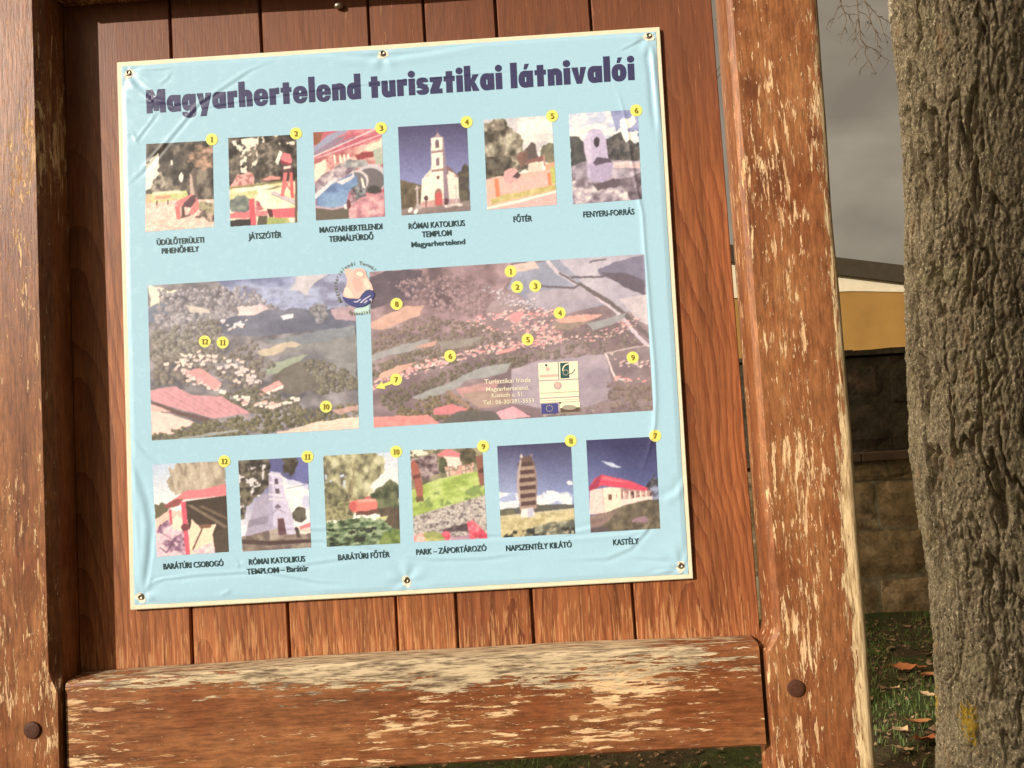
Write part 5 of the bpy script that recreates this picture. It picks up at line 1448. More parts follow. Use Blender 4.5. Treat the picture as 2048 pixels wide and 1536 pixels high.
def arc(cx, cy, r, w, a0, a1, n=14):
    A = [a0 + (a1 - a0) * k / n for k in range(n + 1)]
    return [(cx + r * math.cos(a), cy + r * math.sin(a)) for a in A] + [(cx + (r - w) * math.cos(a), cy + (r - w) * math.sin(a)) for a in A[::-1]]
lp = flat('logo_panel', cell(1076, 1115, 727, 762), M_PCREAM, 0.0007)
flat('logo_mark', circ(1092, 731.5, 2.4), M_TEAL, 0.0009, lp)
flat('logo_mark', circ(1095, 739, 4.2, 20), M_PINKP, 0.0009, lp)
flat('logo_mark', cell(1078, 1114, 751, 756), M_PINKP, 0.0009, lp)
lp = flat('logo_panel', cell(1117, 1155, 727, 762), M_PCREAM, 0.0007)
flat('logo_mark', cell(1119.5, 1137, 729, 760), M_TEAL, 0.0009, lp)
flat('logo_mark', arc(1137, 741, 13, 2.2, math.pi * 0.95, math.pi * 1.62), M_PCREAM, 0.0011, lp)
flat('logo_mark', arc(1131, 746, 6, 1.6, 0, 2 * math.pi * 0.98, 20), M_GOLD, 0.0011, lp)
flat('logo_mark', arc(1136, 736, 14, 1.2, 0.25, 1.5), M_TEAL, 0.0011, lp)
lp = flat('logo_panel', cell(1076.5, 1155, 764, 797), M_PCREAM, 0.0007)
flat('logo_mark', circ(1115, 772, 8.0), M_LILAC, 0.0009, lp)
flat('logo_mark', circ(1115, 770.5, 5.0, 20, 6.0), M_PINKP, 0.0011, lp)
flat('logo_mark', cell(1077.5, 1154.5, 787, 788.2), M_GOLD, 0.0009, lp)
lp = flat('logo_panel', cell(1076.5, 1155, 799, 807), M_PCREAM, 0.0007)
flat('logo_mark', cell(1077, 1154, 802.5, 803.5), M_PINKP, 0.0009, lp)
lp = flat('flag_panel', cell(1079, 1112, 809, 829), M_BLUEP, 0.0007)
for k in range(12):
    a = 2 * math.pi * k / 12
    cx, cy = 1098.5 + 6.2 * math.cos(a), 817.5 + 6.2 * math.sin(a)
    st = [(cx + (1.15 if j % 2 == 0 else 0.5) * math.sin(math.pi * j / 5), cy - (1.15 if j % 2 == 0 else 0.5) * math.cos(math.pi * j / 5)) for j in range(10)]
    mesh_obj('flag_star', lay(np.array([(cx, cy)] + st), 0.0009), [(0, 1 + j, 1 + (j + 1) % 10) for j in range(10)], M_YELLOW, lp)
lp = flat('logo_panel', cell(1116, 1156, 808, 829), M_PCREAM, 0.0007)
flat('logo_mark', cell(1116.5, 1155.5, 819, 828.5), M_BROWNP, 0.0009, lp)
flat('logo_mark', circ(1138, 815.5, 14, 24, 5.0), M_GOLD, 0.0011, lp)
flat('logo_mark', circ(1119.5, 806.5, 2.0, 14), M_BROWNP, 0.0011, lp)

# -------- round jug emblem between the two aerial views
S_ = lambda pts: [(640 + x * 160 / 1638, 500 + y * 160 / 1638) for x, y in pts]
M_JUG, M_JUGD, M_JUGL = solid((250, 200, 188), 'jug_pink_print'), solid((243, 186, 176), 'jug_shade_print'), solid((254, 222, 206), 'jug_pale_print')
em = flat('jug_emblem', S_([(505, 405), (600, 390), (660, 420), (760, 385), (860, 390), (930, 440), (950, 520), (1000, 620), (1060, 720), (1095, 830), (1000, 900), (800, 1010), (540, 1000), (480, 960), (478, 880), (520, 790), (555, 690), (555, 590), (515, 500)]), M_JUG, 0.0009)
em['label'] = 'printed emblem of a pink jug over a blue wave'
flat('emblem_mark', S_([(680, 560), (800, 590), (870, 700), (860, 830), (780, 880), (700, 800), (660, 660)]), M_JUGD, 0.00105, em)
flat('emblem_mark', S_([(500, 800), (560, 760), (640, 860), (700, 980), (560, 985), (505, 930)]), M_JUGL, 0.00105, em)
flat('emblem_mark', S_([(900, 600), (960, 590), (1040, 740), (1060, 800), (960, 820), (900, 720)]), M_JUGL, 0.00105, em)
flat('emblem_mark', S_([(690, 500), (730, 420), (800, 395), (880, 420), (925, 500), (915, 560), (850, 590), (760, 560), (700, 530)]), M_JUGD, 0.00105, em)
flat('emblem_mark', S_([(730, 505), (770, 465), (830, 460), (885, 500), (880, 540), (840, 560), (770, 535)]), solid((248, 238, 214), 'jug_hole_print'), 0.0012, em)
wave = flat('blue_wave', S_([(465, 965), (520, 985), (600, 1010), (800, 1010), (860, 920), (940, 840), (1020, 825), (1090, 850), (1120, 920), (1090, 1000), (1000, 1110), (880, 1180), (760, 1195), (640, 1160), (520, 1080), (470, 1010)]), solid((82, 86, 136), 'blue_wave_print'), 0.0013, em)
for st in ([(690, 1065), (760, 1060), (830, 1010), (840, 1030), (770, 1085), (700, 1085)], [(820, 1090), (880, 1030), (1030, 940), (1040, 955), (900, 1050), (850, 1105)], [(900, 1095), (960, 1040), (985, 1050), (920, 1110)], [(1000, 1040), (1040, 1000), (1070, 1030), (1055, 1090), (1040, 1040)]):
    flat('emblem_mark', S_(st), solid((214, 206, 232), 'wave_highlight_print'), 0.0015, em)
flat('emblem_ground', S_([(705, 1230), (760, 1200), (890, 1185), (1000, 1140), (1010, 1260), (1010, 1320), (705, 1320)]), plain('pale_film_print', (0.58, 0.78, 0.74), 0.3, 0.5), 0.0006, em)
def ring_text(s, cx, cy, r, a0, a1, size, mat, inward=False):
    V, F, k = [], [], 0
    n = len(s)
    for i, ch in enumerate(s):
        if ch == ' ':
            continue
        a = a0 + (a1 - a0) * (i + 0.5) / n
        gv, gf = glyph_mesh(ch, 0.006)
        X = (gv[:, 0] - (gv[:, 0].min() + gv[:, 0].max()) / 2) * size
        Y = gv[:, 1] * size
        if inward:
            t, u = np.array([-math.sin(a), -math.cos(a)]) * -1, np.array([-math.cos(a), math.sin(a)])
        else:
            t, u = np.array([math.sin(a), math.cos(a)]), np.array([math.cos(a), -math.sin(a)])
        P = np.array([[cx + r * math.cos(a), cy - r * math.sin(a)]]) + X[:, None] * t + Y[:, None] * u
        V.append(lay(P, 0.001))
        F += [tuple(q + k for q in f[::-1]) for f in gf]
        k += len(P)
    return mesh_obj('emblem_lettering', np.concatenate(V), F, mat, em)
R_ = math.radians
ring_text('Magyarhertelendi Termál', 717, 574, 43, R_(222), R_(42), 10.5, M_GREY)
ring_text('Egyesület', 717, 574, 57, R_(-112), R_(-64), 10.0, M_GREY, True)

# ================================================================== THE PLACE BEHIND
# ground: one sheet to the horizon, gently uneven near by
n = 140
t = np.linspace(-1, 1, n)
gx = np.sign(t) * (np.abs(t) ** 3.2) * 900 + t * 9
GX, GY = np.meshgrid(gx, gx + 3.0, indexing='xy')
def ground_z(x, y):
    near = np.exp(-((x - 1.5) ** 2 + (y - 3) ** 2) / 60.0)
    return near * 0.07 * (fbm(x * 1.3 + 40, y * 1.3 + 40, 21, 3) - 0.5)
GZ = ground_z(GX, GY)
g = G('autumn_soil', 0.95, 0.1)
a = g.noise(g.obj(), 1.6, 5, 0.6)
b = g.noise(g.obj(), 30, 6, 0.7)
c = g.ramp(b, [(0.3, (0.030, 0.021, 0.012)), (0.55, (0.060, 0.044, 0.024)), (0.75, (0.10, 0.075, 0.042))])
c = g.mix(g.step(a, 0.42, 0.6, 0, 0.8), c, g.ramp(b, [(0.3, (0.022, 0.034, 0.010)), (0.7, (0.055, 0.072, 0.020))]))
M_SOIL = g.done(c, None, g.bump(b, 0.02, 0.8))
ground = mesh_obj('ground', np.stack([GX.ravel(), GY.ravel(), GZ.ravel()], 1), grid_faces(n, n), M_SOIL, None, True)
ground['kind'] = 'structure'

# ---- stone wall
WALL_Y = 4.70
wall = tag(empty('stone_wall', (2.0, WALL_Y, 0)), 'old mossy stone wall with a flat ledge, in the gap between post and tree trunk', 'wall')
def stone_mat(name, cols, sc, bd=0.012):
    g = G(name, 0.92, 0.15)
    n1 = g.noise(g.obj(), sc, 6, 0.65)
    n2 = g.noise(g.obj(), sc * 7, 5, 0.7)
    n3 = g.noise(g.mapping((1, 1, 0.4)), sc * 1.4, 4, 0.6)
    c = g.ramp(n1, cols)
    c = g.mix(1.0, c, g.mix(g.rnd(), (0.8, 0.8, 0.82), (1.18, 1.15, 1.1)), 'MULTIPLY')
    c = g.mix(1.0, c, g.ramp(n2, [(0.3, 0.6), (0.7, 1.3)]), 'MULTIPLY')
    c = g.mix(g.step(n3, 0.60, 0.72, 0, 0.8), c, (0.045, 0.060, 0.022))
    return g.done(c, None, g.bump(g.ma('ADD', n1, g.ma('MULTIPLY', n2, 0.5)), bd, 0.9))
M_STONE_D = stone_mat('dark_mossy_stone', [(0.3, (0.034, 0.027, 0.017)), (0.5, (0.056, 0.044, 0.029)), (0.72, (0.100, 0.066, 0.042))], 5)
M_STONE_L = stone_mat('tan_block_stone', [(0.3, (0.12, 0.09, 0.052)), (0.5, (0.24, 0.17, 0.09)), (0.72, (0.36, 0.255, 0.14))], 6)
M_MORTAR = plain('pale_mortar', (0.19, 0.155, 0.095), 0.95, 0.1, 0.4, 30)
M_LEDGE = plain('brown_ledge', (0.085, 0.055, 0.032), 0.7, 0.3, 0.25, 12)
rs = random.Random(9)
def ashlar(name, mat, z0, z1, course, wmin, wmax, depth, rough, face_y):
    bm = bmesh.new()
    z, row = z0, 0
    while z < z1 - 0.02:
        h = min(course * rs.uniform(0.92, 1.08), z1 - z)
        x = -7.0 + rs.uniform(-0.3, 0)
        while x < 8.0:
            w = rs.uniform(wmin, wmax)
            m = 0.007 + rs.uniform(0, 0.006)
            nb = len(bm.verts)
            nx, nz = 5, 4
            dy = rs.uniform(-rough, rough)
            vv = {}
            for a in range(nx + 1):
                for b in range(nz + 1):
                    px = x + m + (w - 2 * m) * a / nx
                    pz = z + m + (h - 2 * m) * b / nz
                    ed = 1.0 if a in (0, nx) or b in (0, nz) else 0.0
                    vv[a, b] = bm.verts.new((px + rs.uniform(-.006, .006) * ed, face_y + dy + ed * 0.020 + rs.uniform(-rough, rough) * 0.6, pz + rs.uniform(-.006, .006) * ed))
            for a in range(nx):
                for b in range(nz):
                    bm.faces.new((vv[a, b], vv[a + 1, b], vv[a + 1, b + 1], vv[a, b + 1]))
            ring = [vv[a, 0] for a in range(nx + 1)] + [vv[nx, b] for b in range(1, nz + 1)] + [vv[a, nz] for a in range(nx - 1, -1, -1)] + [vv[0, b] for b in range(nz - 1, 0, -1)]
            bk = [bm.verts.new((q.co.x, face_y + depth, q.co.z)) for q in ring]
            for i in range(len(ring)):
                j = (i + 1) % len(ring)
                bm.faces.new((ring[j], ring[i], bk[i], bk[j]))
            x += w
        z += h
        row += 1
    return bm_obj(name, bm, mat, wall, False, (0, 0, 0))
ashlar('lower_blocks', M_STONE_L, -0.1, 1.13, 0.36, 0.42, 0.75, 0.12, 0.007, 0.0)
up = ashlar('upper_stones', M_STONE_D, 1.20, 1.93, 0.37, 0.5, 0.9, 0.12, 0.010, 0.03)
bm = bmesh.new()
box_bm(bm, -7.2, 8.2, 0.022, 0.42, -0.1, 1.127)
bm_obj('mortar_core', bm, M_MORTAR, wall, False)
bm = bmesh.new()
box_bm(bm, -7.2, 8.2, 0.046, 0.42, 1.198, 1.905)
bm_obj('rubble_core', bm, M_STONE_D, wall, False)
bm = bmesh.new()
for i in range(12):
    x0 = -7.2 + i * 1.28
    box_bm(bm, x0 + 0.003, x0 + 1.277, -0.055, 0.10, 1.128 + rs.uniform(0, .003), 1.197, 0.006, 2)
bm_obj('ledge', bm, M_LEDGE, wall, False)
# rough cap stones with a broken top line
bm = bmesh.new()
x = -7.0
while x < 8.1:
    w = rs.uniform(0.25, 0.5)
    h0, h1 = 1.962 + rs.uniform(-.010, .010), 1.962 + rs.uniform(-.010, .010)
    p = [(x, 1.925), (x + w - 0.004, 1.925), (x + w - 0.004, h1), (x + w * 0.5, 0.5 * (h0 + h1) + rs.uniform(-.008, .008)), (x, h0)]
    f, b_ = [bm.verts.new((q[0], 0.015 + rs.uniform(-.004, .004), q[1])) for q in p], [bm.verts.new((q[0], 0.44, q[1])) for q in p]
    bm.faces.new(f)
    bm.faces.new(b_[::-1])
    for i in range(5):
        bm.faces.new((f[(i + 1) % 5], f[i], b_[i], b_[(i + 1) % 5]))
    x += w
bm_obj('cap_stones', bm, M_STONE_D, wall, False)

# ---- yellow house beyond the wall, its low gable towards us
HY = 9.0
house = tag(empty('yellow_house', (4.0, HY, 0)), 'ochre yellow house with a cream gable and dark brown verge board, beyond the stone wall', 'house')
g = G('ochre_plaster', 0.9, 0.15)
n1 = g.noise(g.obj(), 1.7, 5, 0.6)
n2 = g.noise(g.obj(), 45, 5, 0.7)
c = g.ramp(n1, [(0.3, (0.265, 0.142, 0.036)), (0.7, (0.35, 0.190, 0.052))])
M_OCHRE = g.done(g.mix(g.step(n2, 0.5, 0.75, 0, 0.3), c, (0.30, 0.16, 0.04)), None, g.bump(n2, 0.004, 0.6))
M_CREAMW = plain('cream_plaster', (0.66, 0.56, 0.39), 0.9, 0.15, 0.06, 9)
M_VERGE = plain('dark_brown_boards', (0.048, 0.036, 0.022), 0.75, 0.2, 0.12, 12)
M_TILE = plain('roof_tiles', (0.22, 0.075, 0.04), 0.8, 0.2, 0.3, 25)
rx0, rz0, rx1, rz1 = 2.8, 3.725, 5.03, 3.312                       # measured verge line
sl = (rz1 - rz0) / (rx1 - rx0)
ridge_x, eave_x = 1.2, 6.3
rz = lambda x: rz0 + (ridge_x - rx0) * sl - abs(x - ridge_x) * abs(sl)
wx0, wx1 = -3.2, 5.75
def prism(bm, pts, y0, y1):
    f, b_ = [bm.verts.new((p[0] - 4.0, y0, p[1])) for p in pts], [bm.verts.new((p[0] - 4.0, y1, p[1])) for p in pts]
    bm.faces.new(f)
    bm.faces.new(b_[::-1])
    for i in range(len(pts)):
        j = (i + 1) % len(pts)
        bm.faces.new((f[j], f[i], b_[i], b_[j]))
bm = bmesh.new()
prism(bm, [(wx0, -0.1), (wx1, -0.1), (wx1, 2.93), (5.03, 2.985), (4.27, 3.045), (wx0, 3.045)], 0.0, 7.0)
bm_obj('wall', bm, M_OCHRE, house)
bm = bmesh.new()
prism(bm, [(wx0, 3.047), (4.27, 3.047), (5.03, 2.987), (wx1, 2.932), (wx1, rz(wx1) - 0.18), (ridge_x, rz(ridge_x) - 0.18), (wx0, rz(wx0) - 0.18)], -0.012, 6.9)
bm_obj('gable', bm, M_CREAMW, house)
bm = bmesh.new()
prism(bm, [(ridge_x, rz(ridge_x) - 0.225), (eave_x, rz(eave_x) - 0.225), (eave_x, rz(eave_x)), (ridge_x, rz(ridge_x))], -0.075, -0.035)
prism(bm, [(-3.9, rz(-3.9) - 0.25), (ridge_x - 0.003, rz(ridge_x) - 0.25), (ridge_x - 0.003, rz(ridge_x)), (-3.9, rz(-3.9))], -0.075, -0.035)
bm_obj('verge_board', bm, M_VERGE, house)
bm = bmesh.new()
prism(bm, [(ridge_x, rz(ridge_x) - 0.08), (eave_x, rz(eave_x) - 0.08), (eave_x, rz(eave_x) - 0.02), (ridge_x, rz(ridge_x) - 0.02)], -0.034, 7.4)
prism(bm, [(-3.9, rz(-3.9) - 0.08), (ridge_x - 0.003, rz(ridge_x) - 0.08), (ridge_x - 0.003, rz(ridge_x) - 0.02), (-3.9, rz(-3.9) - 0.02)], -0.034, 7.4)
bm_obj('roof', bm, M_TILE, house)

# ---- the tree trunk beside the board
TX, TY = 1.735, 1.50
tree = tag(empty('tree', (TX, TY, 0)), 'old tree with thick grey furrowed bark close behind the right post', 'tree')
nt, nz = 560, 700
TH = np.linspace(0, 2 * math.pi, nt, endpoint=False)
ZZ = np.linspace(-0.25, 4.2, nz)
th, zz = np.meshgrid(TH, ZZ, indexing='xy')
R0 = 0.335
cxz = np.interp(zz, [-0.25, 0.24, 0.64, 0.9, 1.17, 1.35, 1.7, 2.04, 2.26, 2.73, 3.0, 4.2], np.array([1.420, 1.424, 1.432, 1.436, 1.418, 1.405, 1.424, 1.436, 1.455, 1.467, 1.451, 1.44]) - 1.395)
uu = th * R0
# periodic noise: embed the angle on a circle-like pair by blending the seam
def pn(su, sz, seed, o=4, g_=0.5):
    a = fbm(uu * su, zz * sz, seed, o, g_)
    b = fbm((uu + 2 * math.pi * R0) * su, zz * sz, seed, o, g_)
    w = np.clip((th - 5.2) / (2 * math.pi - 5.2), 0, 1)
    a0 = fbm((uu - 2 * math.pi * R0) * su, zz * sz, seed, o, g_)
    return a * (1 - w) + a0 * w
_u0, _z0 = uu, zz
wu = 0.030 * (pn(7, 5, 31, 3) - 0.5) + 0.016 * (pn(30, 22, 33, 2) - 0.5)
wz = 0.10 * (pn(12, 4, 35, 3) - 0.5)
uu, zz = _u0 + wu, _z0 + wz
rid = np.abs(pn(15, 2.6, 41, 3, 0.55) - 0.5) * 2
f2 = np.abs(pn(27, 6.5, 57, 3, 0.55) - 0.5) * 2
f3 = np.abs(pn(44, 16, 63, 3, 0.55) - 0.5) * 2
f4 = np.abs(pn(20, 34, 67, 2, 0.5) - 0.5) * 2
br, bs = pn(5, 3.0, 77, 2), pn(9, 5.0, 79, 2)
crack = (-0.036 * np.exp(-(rid / 0.050) ** 2) * np.clip(br * 3.4 - 1.1, 0, 1)
         - 0.019 * np.exp(-(f2 / 0.065) ** 2) * np.clip(bs * 3.2 - 1.1, 0.05, 1)
         - 0.008 * np.exp(-(f3 / 0.09) ** 2) * np.clip(1.9 - 2.4 * br, 0.15, 1)
         - 0.005 * np.exp(-(f4 / 0.06) ** 2) * np.clip(bs * 3 - 1.4, 0, 1))
plate = 0.004 * (f2 ** 0.6) + 0.006 * (pn(40, 22, 83, 4, 0.65) - 0.5) + 0.016 * (pn(120, 75, 91, 3, 0.9) - 0.5)
uu, zz = _u0, _z0
lump = 0.040 * (pn(2.6, 1.4, 99, 2) - 0.5)
flare = 0.16 * np.clip(0.35 - zz, 0, 1) ** 1.5
Rr = R0 + crack + plate + lump + flare - 0.012 * np.clip(zz - 1, 0, 3)
V = np.stack([(cxz + Rr * np.cos(th)).ravel(), (Rr * np.sin(th)).ravel(), zz.ravel()], 1)
g = G('furrowed_bark', 0.9, 0.12)
n1 = g.noise(g.mapping((1, 1, 0.4)), 26, 6, 0.7)
n2 = g.noise(g.mapping((1, 1, 0.55)), 110, 5, 0.7)
n3 = g.noise(g.obj(), 6, 4, 0.6)
c = g.ramp(n1, [(0.28, (0.165, 0.138, 0.098)), (0.48, (0.30, 0.258, 0.19)), (0.62, (0.38, 0.33, 0.245)), (0.8, (0.47, 0.415, 0.32))])
c = g.mix(g.step(n3, 0.52, 0.68, 0, 0.5), c, (0.36, 0.33, 0.205))
c = g.mix(1.0, c, g.ramp(n2, [(0.3, 0.62), (0.65, 1.28)]), 'MULTIPLY')
c = g.mix(g.step(g.noise(g.mapping((1, 1, 0.6)), 165, 3, 0.65), 0.585, 0.63, 0, 0.9), c, (0.82, 0.74, 0.58))
c = g.mix(g.step(g.noise(g.mapping((1, 1, 0.45), (3, 1, 2)), 105, 4, 0.65), 0.41, 0.35, 0, 0.9), c, (0.05, 0.037, 0.020))
warm = g.noise(g.mapping((1, 1, 0.35)), 17, 4, 0.6)
c = g.mix(g.step(warm, 0.60, 0.72, 0, 0.6), c, (0.42, 0.27, 0.17))
# yellow lichen low on the side next to the board
X, Y, Z = g.xyz()
lx = g.ma('ADD', g.ma('POWER', g.ma('DIVIDE', g.ma('SUBTRACT', X, -0.288), 0.018), 2.0), g.ma('POWER', g.ma('DIVIDE', g.ma('SUBTRACT', Z, 0.42), 0.085), 2.0))
lx = g.ma('ADD', lx, g.ma('MULTIPLY', g.ma('SUBTRACT', g.noise(g.obj(), 70, 4, 0.65), 0.5), 4.5))
c = g.mix(g.step(lx, 0.55, 0.4), c, (0.52, 0.36, 0.06))
M_BARK = g.done(c, None, g.bump(g.ma('ADD', n2, g.ma('MULTIPLY', n1, 0.8)), 0.012, 1.0))
mesh_obj('trunk', V, grid_faces(nt, nz, True), M_BARK, tree, True)

def tube(bm, pts, r0, r1, k=6):
    rings = []
    for i, p in enumerate(pts):
        p = Vector(p)
        d = (Vector(pts[min(i + 1, len(pts) - 1)]) - Vector(pts[max(i - 1, 0)])).normalized()
        a = d.orthogonal().normalized()
        b = d.cross(a)
        r = r0 + (r1 - r0) * i / (len(pts) - 1)
        rings.append([bm.verts.new(p + r * (math.cos(2 * math.pi * j / k) * a + math.sin(2 * math.pi * j / k) * b)) for j in range(k)])
    for x, y in zip(rings[:-1], rings[1:]):
        for j in range(k):
            bm.faces.new((x[j], x[(j + 1) % k], y[(j + 1) % k], y[j]))
    bm.faces.new(rings[-1])
M_TWIG = plain('bare_twig', (0.115, 0.085, 0.055), 0.85, 0.1, 0.3, 60)
rt = random.Random(3)
def twigs(bm, p, d, ln, r, depth):
    pts, q = [Vector(p)], Vector(p)
    n = max(3, int(ln / 0.05))
    for i in range(n):
        d = (d + Vector((rt.uniform(-.22, .22), rt.uniform(-.2, .2), rt.uniform(-.2, .18)))).normalized()
        q = q + d * ln / n
        pts.append(q.copy())
        if depth > 0 and i > 0 and rt.random() < 0.62:
            s = Vector((rt.uniform(-1, 1), rt.uniform(-.6, .6), rt.uniform(-.9, .3)))
            twigs(bm, q, (d * 0.55 + s * 0.7).normalized(), ln * rt.uniform(.3, .6), r * 0.55, depth - 1)
    tube(bm, pts, r, r * 0.35, 5)
# limbs and bare crown above the picture, with a drooping spray reaching into it
T = Vector((TX, TY, 0))
bm = bmesh.new()
tube(bm, [(-0.05, 0.1, 3.5), (-0.15, 0.5, 3.75), (-0.22, 0.72, 3.8), (-0.25, 0.9, 3.78)], 0.05, 0.014, 8)
SPRAY = [[(1.50, 2.3, 3.72), (1.535, 2.25, 3.5), (1.567, 2.2, 3.389), (1.567, 2.2, 3.36), (1.581, 2.2, 3.329), (1.596, 2.2, 3.318), (1.621, 2.2, 3.319)],
         [(1.60, 2.3, 3.76), (1.63, 2.22, 3.55), (1.644, 2.2, 3.431), (1.641, 2.2, 3.36), (1.640, 2.2, 3.301), (1.642, 2.2, 3.242), (1.643, 2.2, 3.199), (1.663, 2.2, 3.165), (1.692, 2.2, 3.152), (1.719, 2.2, 3.129), (1.727, 2.2, 3.114), (1.762, 2.2, 3.091)],
         [(1.52, 2.3, 3.74), (1.62, 2.24, 3.54), (1.671, 2.2, 3.417), (1.676, 2.2, 3.377), (1.707, 2.2, 3.332), (1.732, 2.2, 3.30), (1.764, 2.2, 3.281), (1.791, 2.2, 3.251)],
         [(1.640, 2.2, 3.301), (1.625, 2.19, 3.27), (1.616, 2.19, 3.235), (1.617, 2.19, 3.20), (1.628, 2.19, 3.165), (1.622, 2.19, 3.14), (1.605, 2.19, 3.12)],
         [(1.641, 2.2, 3.33), (1.672, 2.2, 3.315), (1.69, 2.19, 3.28), (1.70, 2.19, 3.24), (1.715, 2.19, 3.21), (1.712, 2.19, 3.16), (1.727, 2.19, 3.135)],
         [(1.663, 2.2, 3.165), (1.655, 2.2, 3.13), (1.668, 2.2, 3.10), (1.65, 2.2, 3.075), (1.63, 2.2, 3.06)],
         [(1.668, 2.2, 3.10), (1.682, 2.2, 3.07), (1.70, 2.2, 3.035)],
         [(1.581, 2.2, 3.329), (1.585, 2.2, 3.29), (1.575, 2.2, 3.26), (1.562, 2.2, 3.23)],
         [(1.567, 2.2, 3.365), (1.545, 2.2, 3.345), (1.528, 2.2, 3.305), (1.505, 2.2, 3.295)],
         [(1.732, 2.2, 3.30), (1.742, 2.2, 3.262), (1.748, 2.2, 3.22), (1.762, 2.2, 3.18)],
         [(1.676, 2.2, 3.377), (1.69, 2.2, 3.33), (1.695, 2.2, 3.27), (1.71, 2.2, 3.24)]]
for i, pl in enumerate(SPRAY):
    tube(bm, [Vector(p) - T for p in pl], 0.0042 if i < 3 else 0.0024, 0.0012, 5)
    for p in pl[2:]:
        for _ in range(2):
            q = Vector(p) - T
            e = q + Vector((rt.uniform(-.03, .03), rt.uniform(-.02, .02), rt.uniform(-.04, .005)))
            e2 = e + Vector((rt.uniform(-.02, .02), 0, rt.uniform(-.03, .0)))
            tube(bm, [q, e, e2], 0.0015, 0.0007, 4)
bm_obj('drooping_branch', bm, M_TWIG, tree)
bm = bmesh.new()
for az, tilt in ((0.4, .8), (1.5, .9), (2.6, .7), (4.3, 1.0), (5.4, .8)):
    d = Vector((math.cos(az) * tilt, math.sin(az) * tilt, 1.0)).normalized()
    b0 = Vector((0.05 + 0.12 * math.cos(az), 0.12 * math.sin(az), 4.0))
    pts = [b0 + d * s + Vector((0, 0, 0.05 * s * s)) for s in (0, .7, 1.5, 2.4, 3.2)]
    tube(bm, pts, 0.15, 0.035, 9)
    for q in pts[1:]:
        for _ in range(3):
            twigs(bm, q, (d + Vector((rt.uniform(-1, 1), rt.uniform(-1, 1), rt.uniform(-.2, .9)))).normalized(), rt.uniform(.8, 1.5), 0.02, 2)
bm_obj('crown', bm, M_TWIG, tree)

# ---- unseen evergreen shrub, added at the left to shade the ground and wall
def leafy(name, label, cat, loc, rx, ry, h, nleaf, cols):
    root = tag(empty(name, loc), label, cat)
    bm = bmesh.new()
    tube(bm, [(0, 0, -0.1), (0.03, 0, h * 0.3), (0.0, 0.02, h * 0.6), (0.02, 0, h * 0.9)], 0.07, 0.015, 9)
    r = random.Random(12)
    for k in range(26):
        a, z = r.uniform(0, 6.28), r.uniform(0.12, 0.85) * h
        e = Vector((math.cos(a) * rx * 0.8, math.sin(a) * ry * 0.8, z + 0.25))
        tube(bm, [(0, 0, z), tuple(e * 0.5 + Vector((0, 0, z * 0.5))), tuple(e)], 0.018, 0.005, 5)
    bm_obj('stem', bm, M_TWIG, root)
    rg = np.random.default_rng(4)
    a, z = rg.uniform(0, 2 * np.pi, nleaf), rg.uniform(0.04, 1.0, nleaf)
    prof = np.sqrt(np.clip(np.sin(np.pi * np.clip(z * 0.86 + 0.12, 0, 1)), 0, 1))
    rad = prof * np.sqrt(rg.uniform(0.25, 1.0, nleaf)) * (0.8 + 0.4 * vnoise(a * 2.2, z * 9, 5))
    c = np.stack([np.cos(a) * rad * rx, np.sin(a) * rad * ry, z * h], 1)
    d1 = rg.normal(size=(nleaf, 3)); d1 /= np.linalg.norm(d1, axis=1, keepdims=True)
    d2 = np.cross(d1, rg.normal(size=(nleaf, 3))); d2 /= np.linalg.norm(d2, axis=1, keepdims=True)
    s = rg.uniform(0.03, 0.06, (nleaf, 1))
    V = np.stack([c - d1 * s, c + d2 * s * 0.45, c + d1 * s, c - d2 * s * 0.45], 1).reshape(-1, 3)
    F = np.arange(nleaf * 4).reshape(-1, 4)
    g = G('shade_shrub_leaf', 0.6, 0.3)
    mesh_obj('foliage', V, F, g.done(g.ramp(g.noise(g.obj(), 3.0, 5, 0.6), cols)), root)
leafy('added_shade_shrub', 'unseen tall evergreen shrub added left of the information board for its shade', 'shrub', (-3.15, -0.45, 0), 0.95, 0.62, 5.7, 22000, [(0.3, (0.020, 0.036, 0.014)), (0.7, (0.055, 0.085, 0.03))])

# ---- grass and fallen leaves
rg = np.random.default_rng(8)
nb = 26000
bx = np.concatenate([rg.uniform(-1.6, 3.6, 20000), rg.uniform(1.1, 3.2, 6000)])
by = np.concatenate([0.25 + 4.4 * np.sqrt(rg.uniform(0, 1, 20000)), rg.uniform(1.7, 4.6, 6000)])
keep = (fbm(bx * 1.7, by * 1.7, 61, 3) + 0.25 * (by - 3) * 0.12 > 0.49)
bx, by = bx[keep], by[keep]
nb = len(bx)
bz = ground_z(bx, by)
an, hh, le = rg.uniform(0, 6.28, nb), rg.uniform(0.015, 0.052, nb), rg.uniform(0.2, 1.0, nb)
dx, dy = np.cos(an), np.sin(an)
wd = rg.uniform(0.0014, 0.0030, nb)
base = np.stack([bx, by, bz - 0.004], 1)
side = np.stack([-dy, dx, 0 * dx], 1) * wd[:, None]
mid = base + np.stack([dx * hh * le * 0.35, dy * hh * le * 0.35, hh * 0.65], 1)
tip = base + np.stack([dx * hh * le, dy * hh * le, hh * (1.1 - 0.4 * le)], 1)
V = np.stack([base - side, base + side, mid + side * 0.7, mid - side * 0.7, tip], 1).reshape(-1, 3)
i5 = np.arange(nb)[:, None] * 5
F = [tuple(q) for q in np.concatenate([i5 + 0, i5 + 1, i5 + 2, i5 + 3], 1).tolist()] + [tuple(q) for q in np.concatenate([i5 + 3, i5 + 2, i5 + 4], 1).tolist()]
g = G('grass_blade', 0.6, 0.25)
